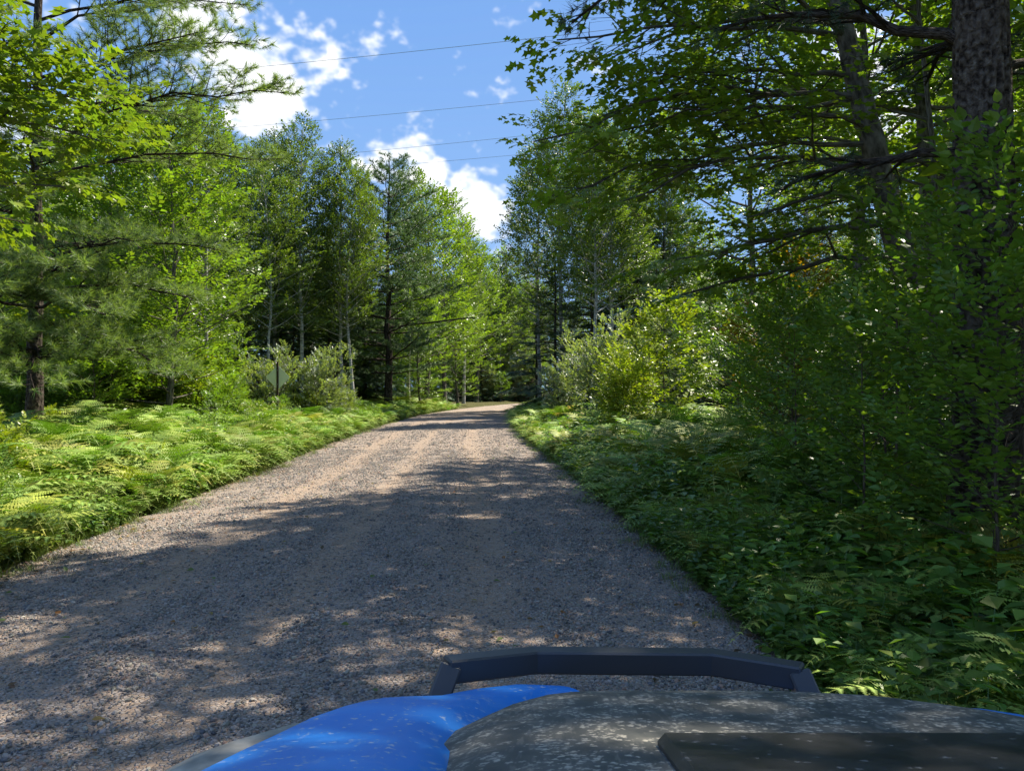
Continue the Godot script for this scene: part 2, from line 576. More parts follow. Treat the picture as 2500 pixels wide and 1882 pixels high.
# ---------------------------------------------------------------- sky
func sky_color(dir: Vector3, sun: Vector3, blobs: Array) -> Color:
	var e := maxf(dir.y, 0.0)
	var c := Color(0.34, 0.535, 0.81).lerp(Color(0.085, 0.235, 0.61), pow(clampf(e * 1.25, 0.0, 1.0), 0.62))
	var sd := maxf(dir.dot(sun), 0.0)
	c = c.lerp(Color(0.9, 0.95, 1.0), 0.35 * pow(sd, 9.0))
	var dens := -0.08 + 0.32 * fbm.get_noise_3d(dir.x * 2.2 + 7.0, dir.y * 3.0, dir.z * 2.2)  # cloud base thickened all round; the unseen part is added as neutral fill light
	for b in blobs:
		var q: float = acos(clampf(dir.dot(b[0]), -1.0, 1.0)) / b[1]
		if q < 2.5:
			dens += b[2] * exp(-q * q)
	dens -= 0.36 * exp(-pow(acos(clampf(dir.dot(Vector3(0.05, 0.42, -0.9).normalized()), -1.0, 1.0)) / 0.42, 2.0))  # thinned straight ahead, so the added fill cloud stays out of view
	var d2 := 0.0
	if dens > -0.75:
		var n := fbm.get_noise_3d(dir.x * 13.0, dir.y * 17.0, dir.z * 13.0) * 0.72 + fbm.get_noise_3d(dir.x * 42.0, dir.y * 62.0, dir.z * 42.0 + 9.0) * 0.5
		d2 = smoothstep(-0.08, 0.62, dens + n)
		var up := fbm.get_noise_3d(dir.x * 13.0 + 0.25, dir.y * 17.0 + 0.45, dir.z * 13.0) * 0.75
		var lit := clampf(0.72 + (n - up) * 0.9 - dens * 0.18, 0.0, 1.0)
		var cc := Color(0.70, 0.76, 0.86).lerp(Color(1.0, 1.0, 1.0), lit)
		c = c.lerp(cc, d2 * clampf(e * 14.0, 0.0, 1.0))
	return c


func build_sky(sun: Vector3) -> PanoramaSkyMaterial:
	var blobs := []
	for b in [[-22.5, 25.5, 3.0, 0.78], [-20.5, 21.5, 2.7, 0.8], [-16.5, 21.6, 2.4, 0.6], [-13.2, 23.0, 2.0, 0.62], [-11.0, 24.0, 1.5, 0.5], [-18.2, 18.6, 2.4, 0.85], [-10.0, 16.9, 2.3, 0.85], [-7.4, 18.0, 1.8, 0.45], [-6.2, 15.8, 2.2, 0.75], [-3.0, 14.2, 2.2, 0.95], [-1.8, 12.6, 2.4, 0.95], [-1.6, 7.5, 2.0, 0.9], [26.0, 20.0, 5.0, 0.4], [-31.0, 14.0, 5.0, 0.7]]:
		var az := deg_to_rad(b[0])
		var el := deg_to_rad(b[1])
		blobs.append([Vector3(sin(az) * cos(el), sin(el), -cos(az) * cos(el)), deg_to_rad(b[2] * 0.85), b[3] * 1.08])
	var low := Image.create(512, 256, false, Image.FORMAT_RGB8)
	for j in 256:
		var el := (0.5 - (j + 0.5) / 256.0) * PI
		for i in 512:
			var az := (i + 0.5) / 512.0 * TAU
			if j < 132:
				low.set_pixel(i, j, sky_color(Vector3(sin(az) * cos(el), sin(el), -cos(az) * cos(el)), sun, blobs).linear_to_srgb())
			else:
				low.set_pixel(i, j, Color(0.30, 0.36, 0.26))
	low.resize(4096, 2048, Image.INTERPOLATE_CUBIC)
	# the same function again, finer, over the quarter of the sky ahead
	for half in 2:
		var w := 430
		var fine := Image.create(w, 420, false, Image.FORMAT_RGB8)
		for j in 420:
			var el := (0.5 - (j + 600.5) / 2048.0) * PI
			for i in w:
				var az := (i + 0.5 - (w if half == 1 else 0)) / 4096.0 * TAU
				fine.set_pixel(i, j, sky_color(Vector3(sin(az) * cos(el), sin(el), -cos(az) * cos(el)), sun, blobs).linear_to_srgb())
		low.blit_rect(fine, Rect2i(0, 0, w, 420), Vector2i(0 if half == 0 else 4096 - w, 600))
	var m := PanoramaSkyMaterial.new()
	m.panorama = ImageTexture.create_from_image(low)
	return m


# ---------------------------------------------------------------- ground and road
func build_ground() -> void:
	var st := SurfaceTool.new()
	st.begin(Mesh.PRIMITIVE_TRIANGLES)
	var xs: Array[float] = []
	var ds: Array[float] = []
	for i in 161:
		var t := (i - 80) / 80.0
		xs.append(-1.6 + 26.0 * t + 374.0 * pow(absf(t), 5.0) * signf(t))
	for i in 181:
		var t := i / 180.0
		ds.append(-60.0 + 60.0 * minf(t * 18.0, 1.0) + 110.0 * maxf(t - 0.0556, 0.0) / 0.9444 + 330.0 * pow(t, 9.0))
	for d in ds:
		for x in xs:
			st.set_uv(Vector2(x, d) / 3.0)
			st.add_vertex(Vector3(x, ground_y(x, d), -d))
	var w := xs.size()
	for j in ds.size() - 1:
		for i in w - 1:
			var a := j * w + i
			for k in [a, a + w, a + w + 1, a, a + w + 1, a + 1]:
				st.add_index(k)
	st.generate_normals()
	var m := StandardMaterial3D.new()
	var im := noise_image(512, 512, 40.0, 40.0, 5, 11)
	m.albedo_texture = ImageTexture.create_from_image(ramp_image(im, [Color(0.02, 0.016, 0.01), Color(0.055, 0.05, 0.025), Color(0.075, 0.085, 0.03), Color(0.13, 0.105, 0.06), Color(0.2, 0.16, 0.1)]))
	m.heightmap_enabled = true
	m.heightmap_texture = ImageTexture.create_from_image(im)
	m.heightmap_scale = 3.0
	m.roughness = 1.0
	m.metallic_specular = 0.1
	structure("ground", st.commit(), m, "forest floor and grassy verge on both sides of the gravel road")


func gravel_tile() -> Array:
	# stones of several sizes as cells round jittered points, wrapping
	var n := 512
	var cells := 52
	var pts: Array[Vector2] = []
	var tone := PackedFloat32Array()
	for i in cells * cells:
		pts.append(Vector2(i % cells + R(-0.15, 1.15), i / cells + R(-0.15, 1.15)))
		tone.append(rng.randf())
	var col := Image.create(n, n, false, Image.FORMAT_RGB8)
	var hgt := Image.create(n, n, false, Image.FORMAT_RGB8)
	for j in n:
		for i in n:
			var q := Vector2(i, j) * cells / n
			var cx := int(q.x)
			var cy := int(q.y)
			var best := 9.0
			var second := 9.0
			var id := 0
			for oy in [-1, 0, 1]:
				for ox in [-1, 0, 1]:
					var k := posmod(cy + oy, cells) * cells + posmod(cx + ox, cells)
					var dd: Vector2 = pts[k] + Vector2(floorf(float(cx + ox) / cells), floorf(float(cy + oy) / cells)) * cells - q
					var l := dd.length_squared()
					if l < best:
						second = best
						best = l
						id = k
					elif l < second:
						second = l
			var edge := sqrt(second) - sqrt(best)
			var t := tone[id]
			var stone := Color(0.50, 0.46, 0.43).lerp(Color(0.80, 0.75, 0.71), t) if t > 0.35 else Color(0.62, 0.52, 0.43)
			if t > 0.93:
				stone = Color(0.34, 0.33, 0.34)
			var up := smoothstep(0.02, 0.32, edge) * (0.35 + 0.65 * t)
			stone = stone.lerp(Color(0.56, 0.47, 0.39), 1.0 - smoothstep(0.0, 0.16, edge))
			col.set_pixel(i, j, stone.linear_to_srgb())
			hgt.set_pixel(i, j, Color(up, up, up))
	return [ImageTexture.create_from_image(col), ImageTexture.create_from_image(hgt)]


func track_amount(u: float) -> float:   # u from -1 at the left edge to 1
	var s := 0.0
	for t in [[-0.48, 0.10], [-0.06, 0.075], [0.40, 0.11]]:
		s += exp(-pow((u - t[0]) / t[1], 2.0))
	return clampf(s, 0.0, 1.0)


func build_road() -> void:
	var st := SurfaceTool.new()
	st.begin(Mesh.PRIMITIVE_TRIANGLES)
	var rows: Array[float] = []
	var d := -12.0
	while d < 168.0:
		rows.append(d)
		d += 0.35 if d < 30.0 else 1.2
	var cols := 33
	for r in rows:
		var c := road_x(r)
		for i in cols:
			var u := lerpf(-1.12, 1.12, float(i) / (cols - 1))
			var x := c + u * HALF_ROAD + edge_wobble(r, signf(u)) * smoothstep(0.5, 1.0, absf(u)) * signf(u)
			st.set_uv(Vector2(x, r) / 1.25)
			st.set_uv2(Vector2(u * 0.446 + 0.5, r / 48.0))
			st.add_vertex(Vector3(x, road_y(c + u * HALF_ROAD, r), -r))
	for j in rows.size() - 1:
		for i in cols - 1:
			var a := j * cols + i
			for k in [a, a + cols, a + cols + 1, a, a + cols + 1, a + 1]:
				st.add_index(k)
	st.generate_normals()
	var g := gravel_tile()
	var mac := Image.create(192, 1024, false, Image.FORMAT_RGB8)
	for j in 1024:
		for i in 192:
			var u := ((i + 0.5) / 192.0 - 0.5) / 0.446
			var dd := j / 1024.0 * 48.0
			var wob := 0.05 * lumps.get_noise_2d(dd * 5.0, 40.0)
			var n := lumps.get_noise_2d(u * 90.0, dd * 30.0) * 0.5 + lumps.get_noise_2d(u * 400.0, dd * 120.0) * 0.5
			var t := clampf(track_amount(u + wob) * 0.75 + n * 0.35, 0.0, 1.0)
			var c := Color(0.50, 0.455, 0.415).lerp(Color(0.555, 0.47, 0.385), t)
			c = c * (1.0 + 0.12 * n)
			mac.set_pixel(i, j, c.linear_to_srgb())
	var m := StandardMaterial3D.new()
	m.albedo_texture = g[0]
	m.heightmap_enabled = true
	m.heightmap_texture = g[1]
	m.heightmap_scale = 1.4
	m.roughness = 0.95
	m.metallic_specular = 0.25
	m.detail_enabled = true
	m.detail_blend_mode = BaseMaterial3D.BLEND_MODE_MUL
	m.detail_albedo = ImageTexture.create_from_image(mac)
	m.detail_uv_layer = BaseMaterial3D.DETAIL_UV_2
	structure("road", st.commit(), m, "gravel forest road with three packed wheel tracks bending out of sight ahead")


func stone_mesh() -> ArrayMesh:
	var st := SurfaceTool.new()
	st.begin(Mesh.PRIMITIVE_TRIANGLES)
	var t := (1.0 + sqrt(5.0)) / 2.0
	var v: Array[Vector3] = []
	for q in [Vector3(-1, t, 0), Vector3(1, t, 0), Vector3(-1, -t, 0), Vector3(1, -t, 0), Vector3(0, -1, t), Vector3(0, 1, t), Vector3(0, -1, -t), Vector3(0, 1, -t), Vector3(t, 0, -1), Vector3(t, 0, 1), Vector3(-t, 0, -1), Vector3(-t, 0, 1)]:
		v.append((q as Vector3).normalized() * R(0.75, 1.2) * Vector3(1.0, 0.62, 0.8) * 0.5)
	for f in [[0, 11, 5], [0, 5, 1], [0, 1, 7], [0, 7, 10], [0, 10, 11], [1, 5, 9], [5, 11, 4], [11, 10, 2], [10, 7, 6], [7, 1, 8], [3, 9, 4], [3, 4, 2], [3, 2, 6], [3, 6, 8], [3, 8, 9], [4, 9, 5], [2, 4, 11], [6, 2, 10], [8, 6, 7], [9, 8, 1]]:
		for k in [f[0], f[2], f[1]]:
			st.set_smooth_group(-1)
			st.add_vertex(v[k])
	st.generate_normals()
	return st.commit()


func scatter(called: String, meshes: Array, mat: Material, where: Array, label: String, category: String) -> void:
	# where: [Transform3D, Color] pairs, dealt out over the meshes; one object
	var root := Node3D.new()
	var kinds := meshes.size()
	if kinds > 1:
		root.name = numbered(called)
		add_child(root)
	for k in kinds:
		var mine := []
		for i in range(k, where.size(), kinds):
			mine.append(where[i])
		var mm := MultiMesh.new()
		mm.transform_format = MultiMesh.TRANSFORM_3D
		mm.use_colors = true
		mm.mesh = meshes[k]
		mm.instance_count = mine.size()
		for i in mine.size():
			mm.set_instance_transform(i, mine[i][0])
			mm.set_instance_color(i, mine[i][1])
		var o := MultiMeshInstance3D.new()
		o.multimesh = mm
		o.material_override = mat
		o.set_meta("kind", "stuff")
		if kinds > 1:
			o.name = category if k == 0 else "%s_%03d" % [category, k]
			root.add_child(o, true)
		else:
			o.name = numbered(called)
			add_child(o)
			root.free()
			root = null
			tag(o, label, category)
	if root:
		root.set_meta("kind", "stuff")
		tag(root, label, category)


func build_gravel() -> void:
	var m := StandardMaterial3D.new()
	m.vertex_color_use_as_albedo = true
	m.roughness = 0.9
	m.metallic_specular = 0.3
	var where := []
	for ring in [[1.6, 9.0, 190000], [9.0, 20.0, 150000], [20.0, 36.0, 40000]]:
		var n: int = ring[2]
		for i in n:
			var d := R(ring[0], ring[1])
			var u := R(-1.06, 1.06)
			var c := road_x(d)
			var x := c + u * HALF_ROAD
			if absf(x) > d * 0.75 + 0.6:
				continue
			var keep := 1.0 - 0.8 * track_amount(u + 0.05 * lumps.get_noise_2d(d * 5.0, 40.0))
			keep *= clampf(0.6 + lumps.get_noise_2d(x * 40.0, d * 25.0) * 0.7, 0.05, 1.0)
			if rng.randf() > keep:
				continue
			var s := R(0.008, 0.018) if rng.randf() < 0.86 else R(0.016, 0.038)
			if d > 9.0:
				s *= 1.15
			if d > 20.0:
				s *= 1.4
			var b := Basis.from_euler(Vector3(R(-0.5, 0.5), R(0, TAU), R(-0.5, 0.5))).scaled(Vector3(s, s, s))
			var g := R(0.13, 0.315)
			var tint := Color(g * R(1.02, 1.14), g * R(0.95, 1.0), g * R(0.76, 0.90))
			if rng.randf() < 0.12:
				tint = tone(Color(0.10, 0.10, 0.105), R(0.8, 1.6))
			elif rng.randf() < 0.08:
				tint = tone(Color(0.36, 0.24, 0.18), R(0.7, 1.2))
			where.append([Transform3D(b, Vector3(x, road_y(x, d) + s * 0.12, -d)), tint])
	scatter("gravel", [stone_mesh(), stone_mesh(), stone_mesh(), stone_mesh()], m, where, "loose crushed stones strewn over the road between the wheel tracks", "gravel")


# ---------------------------------------------------------------- low plants
func fern_mesh(fronds: int, col: Color, up: float) -> ArrayMesh:
	var f := Leaves.new()
	for k in fronds:
		var az := TAU * k / fronds + R(-0.4, 0.4)
		var out := Vector3(cos(az), 0, sin(az))
		var side := Vector3(-sin(az), 0, cos(az))
		var l := R(0.75, 1.1)
		var lift := R(0.75, 1.15) * up
		var cc := jitter(col, 0.18)
		var pairs := 16
		var prev := Vector3.ZERO
		var curl := R(-0.25, 0.25)
		for i in range(1, 20):
			var s := i / 19.0
			var p := out * l * (0.18 * s + 0.72 * s * s) + Vector3(0, lift * (s * 1.35 - 0.90 * s * s * s), 0) + side * curl * s * s
			var t := (p - prev).normalized()
			f.tri(prev - side * 0.006, prev + side * 0.006, p, Color(cc.r * 0.9, cc.g * 0.8, cc.b * 0.7))
			if i > 3:
				var q := (i - 3.0) / pairs
				var pl := l * 0.34 * (1.02 - q) * pow(q + 0.12, 0.22)
				var nrm := t.cross(side).normalized()
				for sg in [-1.0, 1.0]:
					var ax: Vector3 = (side * sg + t * 0.42 + nrm * R(-0.12, 0.2) + Vector3(0, -0.1, 0)).normalized()
					var across := ax.cross(nrm).normalized()
					var pc := jitter(cc, 0.12)
					var np := 6
					for m in np:
						var a := p + ax * pl * m / np
						var b := p + ax * pl * (m + 1.0) / np
						var w := pl * 0.26 * (1.0 - 0.85 * m / np)
						var mid := (a + b) * 0.5 + ax * pl * 0.05
						f.tri(a, b, mid + across * w, pc)
						f.tri(a, mid - across * w, b, pc)
			prev = p
	return f.mesh()


func weed_mesh(kind: String, stems: int, col: Color, height: float, leaf: float) -> ArrayMesh:
	var f := Leaves.new()
	for k in stems:
		var a := R(0, TAU)
		var dir := Vector3(cos(a) * R(0.1, 0.7), 1.0, sin(a) * R(0.1, 0.7)).normalized()
		var h := height * R(0.6, 1.1)
		var base := Vector3(R(-0.12, 0.12), 0, R(-0.12, 0.12))
		var pts := path(base, dir, h, 4, -0.3, 0.08)
		var side := dir.cross(Vector3.UP).normalized() * 0.004
		for i in 4:
			f.tri(pts[i] - side, pts[i] + side, pts[i + 1], tone(col, 0.7))
		var n := 7
		var shape := leaf_shape(kind)
		for i in n:
			var q := along(pts, 0.25 + 0.75 * (i + 0.5) / n)
			var az := R(0, TAU)
			var ld := Vector3(cos(az), R(-0.15, 0.45), sin(az))
			var s := leaf * R(0.6, 1.2)
			var v := Transform3D(frame(ld, Vector3(R(-0.4, 0.4), 1, R(-0.4, 0.4))).scaled_local(Vector3(s, s, s)), q[0]) * shape
			var cc := jitter(col, 0.25)
			for j in range(0, v.size(), 3):
				f.tri(v[j], v[j + 1], v[j + 2], cc)
	return f.mesh()


func grass_mesh(blades: int, height: float, col: Color) -> ArrayMesh:
	var f := Leaves.new()
	for k in blades:
		var a := R(0, TAU)
		var out := Vector3(cos(a), 0, sin(a))
		var side := Vector3(-sin(a), 0, cos(a)) * R(0.003, 0.006)
		var h := height * R(0.5, 1.1)
		var bend := R(0.15, 0.7) * h
		var base := out * R(0.0, 0.1)
		var mid := base + Vector3(0, h * 0.6, 0) + out * bend * 0.3
		var tip := base + Vector3(0, h * 0.9, 0) + out * bend
		var cc := jitter(col, 0.25)
		f.tri(base - side, base + side, mid, cc)
		f.tri(mid - side * 0.8, mid + side * 0.8, tip, cc)
		f.tri(base + side, mid + side * 0.8, mid - side * 0.8, cc)
	return f.mesh()


func low_tint(lo: float, hi: float) -> Color:
	var b := R(lo, hi)
	return Color(b * R(0.9, 1.15), b, b * R(0.75, 1.1))


func build_low_plants() -> void:
	var green := Color(0.265, 0.375, 0.075)
	var ferns := [fern_mesh(6, green, 0.8), fern_mesh(7, green, 0.95), fern_mesh(5, green * 0.95, 0.7), fern_mesh(6, Color(0.31, 0.375, 0.08), 0.85)]
	for side in [-1.0, 1.0]:
		var where := []
		var tries := 5600 if side < 0 else 5000
		for i in tries:
			var d := 1.5 + 64.0 * pow(rng.randf(), 1.35)
			var t := (0.1 + 13.0 * rng.randf() * rng.randf()) if side < 0 else (0.15 + 9.0 * rng.randf() * rng.randf())
			var x: float = road_x(d) + side * (HALF_ROAD + t)
			if absf(x) > d * 0.75 + 2.5:
				continue
			if lumps.get_noise_2d(x * 14.0, d * 14.0) < -0.22 and d > 4.0:
				continue
			var s := R(0.7, 1.3) * lerpf(0.7, 1.15, smoothstep(0.0, 1.5, t)) * (1.0 + 0.5 * lumps.get_noise_2d(x * 11.0 + 50.0, d * 11.0))
			if side > 0.0 and d < 9.0:
				if rng.randf() < 0.45:
					continue
				s *= 0.75
			var b := Basis.from_euler(Vector3(R(-0.15, 0.15), R(0, TAU), R(-0.15, 0.15))).scaled(Vector3(s, s, s))
			var tint := low_tint(0.6, 1.35)
			if rng.randf() < 0.012:
				tint = Color(1.6, 1.0, 0.5)
			where.append([Transform3D(b, P3(x, d, -0.02)), tint])
		if side < 0:
			scatter("ferns", ferns, M.fern, where, "sunlit bed of bracken ferns covering the verge below the pine and the sign", "ferns")
		else:
			scatter("ferns", ferns, M.fern, where, "ferns along the shaded verge under the overhanging maple and big pine", "ferns")
	var weeds := [weed_mesh("ovate", 5, Color(0.12, 0.205, 0.055), 0.55, 0.18), weed_mesh("ovate", 4, Color(0.14, 0.225, 0.06), 0.66, 0.12), weed_mesh("maple", 4, Color(0.13, 0.22, 0.045), 0.5, 0.13), weed_mesh("ovate", 6, Color(0.12, 0.2, 0.05), 0.36, 0.085), weed_mesh("simple", 9, Color(0.15, 0.25, 0.05), 0.85, 0.13), weed_mesh("ovate", 8, Color(0.12, 0.22, 0.045), 0.9, 0.12)]
	for side in [-1.0, 1.0]:
		var where := []
		for i in (8200 if side > 0 else 4600):
			var d := 1.4 + 50.0 * pow(rng.randf(), 1.6)
			var t := 0.05 + (7.5 if side > 0 else 10.0) * pow(rng.randf(), 1.8)
			var x: float = road_x(d) + side * (HALF_ROAD + t)
			if absf(x) > d * 0.75 + 2.5:
				continue
			var s := R(0.5, 1.1) * lerpf(0.6, 1.0, smoothstep(0.0, 0.9, t))
			var b := Basis.from_euler(Vector3(R(-0.1, 0.1), R(0, TAU), R(-0.1, 0.1))).scaled(Vector3(s, s, s))
			where.append([Transform3D(b, P3(x, d, -0.02)), low_tint(0.8, 1.3)])
		scatter("weeds", weeds, M.leaf, where, "leafy green weeds between the shaded ferns beside the bumper" if side > 0 else "low leafy weeds filling gaps between the sunlit bracken", "weeds")
	var grasses := [grass_mesh(26, 0.30, Color(0.14, 0.21, 0.05)), grass_mesh(22, 0.42, Color(0.17, 0.23, 0.06)), grass_mesh(20, 0.24, Color(0.22, 0.22, 0.09))]
	var tufts := []
	for i in 11000:
		var side := -1.0 if rng.randf() < 0.55 else 1.0
		var d := 1.2 + 60.0 * pow(rng.randf(), 1.5)
		var t := -0.30 + 1.3 * pow(rng.randf(), 1.4)
		if t < 0.0 and lumps.get_noise_2d(d * 30.0, side * 90.0) < 0.05:
			continue
		var x: float = road_x(d) + side * (HALF_ROAD + t + edge_wobble(d, side))
		if absf(x) > d * 0.75 + 2.0:
			continue
		var s := R(0.4, 1.1) * lerpf(0.5, 1.0, smoothstep(-0.1, 0.4, t))
		tufts.append([Transform3D(Basis(Vector3.UP, R(0, TAU)).scaled(Vector3(s, s, s)), P3(x, d, -0.02)), low_tint(0.8, 1.25)])
	scatter("grass", grasses, M.fern, tufts, "thin grass tufts growing along both gravel edges of the road", "grass")


# ---------------------------------------------------------------- the trees beside the car
func near_tree(called: String, label: String, at: Vector3, trunk: PackedVector3Array, r0: float, r1: float, sides: int, bark_mat: Material, leaf_mat: Material, limbs: Array, p: Dictionary, rough := 0.0) -> Node3D:
	# trunk and limbs in metres from the tree's foot; limbs: [start along the trunk 0..1, tip, radius, levels]
	var o := thing(called, label, "tree", at)
	var w := Wood.new()
	w.tube(trunk, r0, r1, sides, 0.7, 0.8)
	if rough > 0.0:
		for i in w.v.size():
			var k := w.uv[i]
			var a := k.x * TAU
			var e := absf(lumps.get_noise_3d(cos(a) * 250.0 * r0, k.y * 26.0, sin(a) * 250.0 * r0))
			w.v[i] -= w.n[i] * rough * (1.0 - smoothstep(0.0, 0.2, e))
	part("trunk", w.mesh(), bark_mat, o)
	var f := Leaves.new()
	for l in limbs:
		var lw := Wood.new()
		var q := along(trunk, l[0])
		limb(lw, f, path_to(q[0], l[1], 7, R(0.02, 0.10), 0.018), l[2], l[2] * 0.22, p, l[3])
		part("limb", lw.mesh(), bark_mat, o)
	var c := part("crown", f.mesh(), leaf_mat, o)
	c.set_meta("kind", "stuff")
	return o


func straight(h: float, lean: Vector3, n: int, wob: float) -> PackedVector3Array:
	var t := PackedVector3Array()
	for i in n + 1:
		var k := float(i) / n
		t.append(Vector3(0, h * k - (0.2 if i == 0 else 0.0), 0) + lean * k + rv(wob) * Vector3(1, 0, 1) * (1.0 if i > 0 else 0.0))
	return t


func build_litter() -> void:
	var f := Leaves.new()
	var shape := leaf_shape("ovate")
	for k in range(0, shape.size(), 3):
		f.tri(shape[k], shape[k + 1], shape[k + 2], Color(1, 1, 1))
	var where := []
	for i in 900:
		var d := 1.8 + 22.0 * pow(rng.randf(), 1.5)
		var u := signf(R(-1, 1)) * (1.0 - pow(rng.randf(), 2.0) * 0.9)
		var x := road_x(d) + u * HALF_ROAD
		if absf(x) > d * 0.75 + 0.6:
			continue
		var s := R(0.03, 0.065)
		var b := frame(Vector3(R(-1, 1), R(-0.1, 0.25), R(-1, 1)), Vector3(R(-0.4, 0.4), 1, R(-0.4, 0.4))).scaled_local(Vector3(s, s, s))
		var c: Color = [Color(0.20, 0.12, 0.06), Color(0.32, 0.22, 0.07), Color(0.30, 0.13, 0.04), Color(0.12, 0.08, 0.05), Color(0.14, 0.2, 0.05)][rng.randi() % 5]
		where.append([Transform3D(b, Vector3(x, road_y(x, d) + 0.016, -d)), c])
	scatter("leaf_litter", [f.mesh()], M.leaf, where, "few fallen leaves lying on the gravel near the road's edges", "leaf litter")


func build_near_trees() -> void:
	# the maple that reaches in on the left
	var foot := P3(-8.6, 7.0)
	var maple := {"kids": [3.9, 3.4], "kid_len": 0.44, "kid_min": 0.3, "gap": 0.13, "sprigs": S.near_maple, "flat": 0.5, "upset": 0.5, "twigs": true, "kid_from": 0.22, "kid_up": 0.1}
	var tips := []
	for t in [[-3.9, 8.3, 4.3, 0.42], [-4.15, 8.0, 3.75, 0.36], [-3.95, 8.6, 4.75, 0.48], [-4.5, 8.2, 5.3, 0.55], [-5.0, 7.8, 5.7, 0.6], [-5.3, 7.8, 3.95, 0.36], [-4.8, 7.6, 4.5, 0.44], [-5.5, 8.8, 4.9, 0.5], [-6.2, 9.6, 4.4, 0.42], [-5.6, 9.4, 3.7, 0.34], [-6.8, 9.8, 5.6, 0.55], [-10.5, 7.5, 6.0, 0.6], [-9.5, 5.2, 5.5, 0.55]]:
		tips.append([t[3], Vector3(t[0] - 0.5, t[2], -t[1]) - foot, 0.035, 2])
	near_tree("maple_tree", "leaning maple with glowing yellow-green leaves reaching over the ferns from the picture's edge", foot, straight(9.0, Vector3(1.0, 0, -0.5), 14, 0.05), 0.12, 0.02, 10, M.bark_grey, M.leaf, tips, maple)
	# the white pine behind it
	foot = P3(-11.05, 17.5)
	var pine := {"kids": [3.4, 4.6], "kid_len": 0.36, "kid_angle": 46.0, "kid_min": 0.3, "gap": 0.085, "sprigs": S.near_pine, "flat": 0.82, "upset": 0.3, "twigs": true, "kid_from": 0.25, "kid_up": 0.3, "sprig_size": 1.5}
	tips = []
	for t in [[-5.1, 17.0, 8.3, 0.42], [-6.0, 17.5, 9.6, 0.52], [-5.6, 18.6, 7.3, 0.38], [-6.5, 15.6, 9.0, 0.46], [-7.0, 16.4, 10.4, 0.57], [-6.6, 18.8, 11.2, 0.6], [-7.6, 15.2, 4.6, 0.26], [-8.2, 14.8, 2.6, 0.17], [-7.3, 16.5, 2.1, 0.14], [-8.9, 13.6, 1.9, 0.13], [-9.6, 13.4, 3.4, 0.2], [-6.8, 18.0, 4.9, 0.28], [-10.4, 13.2, 5.2, 0.3], [-9.0, 14.0, 6.4, 0.36], [-6.6, 15.5, 1.9, 0.14], [-8.2, 13.0, 1.6, 0.12], [-9.5, 12.2, 2.2, 0.15], [-7.6, 14.2, 3.0, 0.2], [-6.9, 16.8, 3.6, 0.22], [-10.2, 12.0, 3.0, 0.2], [-8.4, 14.2, 3.9, 0.23], [-12.5, 13.5, 4.4, 0.25], [-14.5, 15.0, 5.6, 0.3], [-15.5, 17.0, 7.2, 0.4], [-14.0, 20.5, 6.5, 0.36], [-11.0, 21.8, 5.0, 0.3], [-8.4, 20.6, 8.8, 0.48], [-10.0, 13.8, 8.8, 0.5], [-13.4, 14.2, 9.6, 0.54], [-7.8, 17.4, 12.2, 0.67], [-9.6, 15.2, 13.0, 0.72], [-12.8, 15.6, 13.0, 0.7], [-14.2, 18.6, 11.2, 0.62], [-9.2, 19.6, 13.8, 0.78], [-12.6, 18.8, 15.2, 0.86], [-10.6, 16.4, 15.8, 0.9], [-11.8, 17.2, 17.0, 0.97]]:
		tips.append([t[3], Vector3(t[0], t[2], -t[1]) - foot, 0.042, 2])
	near_tree("pine_tree", "tall white pine sweeping long needle boughs across the sky above the fern bank", foot, straight(16.6, Vector3(0.1, 0, 0), 20, 0.02), 0.20, 0.03, 12, M.bark_pine, M.needle_near, tips, pine)
	var stub := Wood.new()
	var stub_pts := PackedVector3Array()
	for k in 7:
		stub_pts.append(Vector3(-10.9, 6.1, -17.4).lerp(Vector3(-6.55, 6.55, -17.0), k / 6.0) - foot + rv(0.03))
	stub.tube(stub_pts, 0.075, 0.04, 7)
	part("broken_limb", stub.mesh(), M.bark_pine, get_node("pine_tree")).set_meta("label", "bare broken limb jutting out of the needles")
	# the leaning maple that hangs over the road from the right
	foot = P3(5.5, 9.2)
	var over := {"kids": [3.9, 2.9], "kid_len": 0.42, "kid_min": 0.3, "gap": 0.16, "sprigs": S.over_maple, "flat": 0.8, "upset": 0.35, "twigs": true, "kid_from": 0.22, "kid_up": -0.05}
	tips = []
	for t in [[0.25, 8.8, 4.5, 0.52], [0.5, 8.4, 5.5, 0.6], [0.7, 8.2, 6.3, 0.66], [0.4, 9.4, 4.0, 0.46], [1.1, 8.6, 3.7, 0.42], [0.9, 9.6, 4.6, 0.52], [1.9, 8.6, 3.1, 0.36], [2.6, 8.3, 3.5, 0.38], [2.1, 9.6, 2.8, 0.32], [1.6, 8.0, 4.6, 0.48], [1.5, 9.0, 5.3, 0.55], [2.2, 7.8, 5.8, 0.6], [3.0, 10.2, 4.4, 0.44], [2.6, 10.6, 3.3, 0.36], [3.4, 11.0, 5.2, 0.52], [1.4, 10.4, 6.2, 0.62], [0.4, 10.2, 8.4, 0.74], [1.5, 10.8, 9.4, 0.8], [0.0, 9.2, 7.4, 0.7], [2.4, 11.2, 10.4, 0.88], [1.0, 9.4, 9.8, 0.84], [-0.4, 8.0, 8.2, 0.76], [2.4, 9.4, 7.4, 0.72], [4.4, 11.4, 8.4, 0.8], [6.6, 9.6, 7.6, 0.7], [3.6, 7.4, 9.2, 0.86], [6.8, 11.4, 4.6, 0.45]]:
		tips.append([t[3], Vector3(t[0], t[2], -t[1]) - foot, 0.04, 2])
	near_tree("maple_tree", "leaning maple with mottled trunk holding its branches out over the road", foot, straight(9.6, Vector3(-2.3, 0, -0.2), 60, 0.012), 0.24, 0.06, 28, M.bark_grey, M.leaf, tips, over, 0.012)
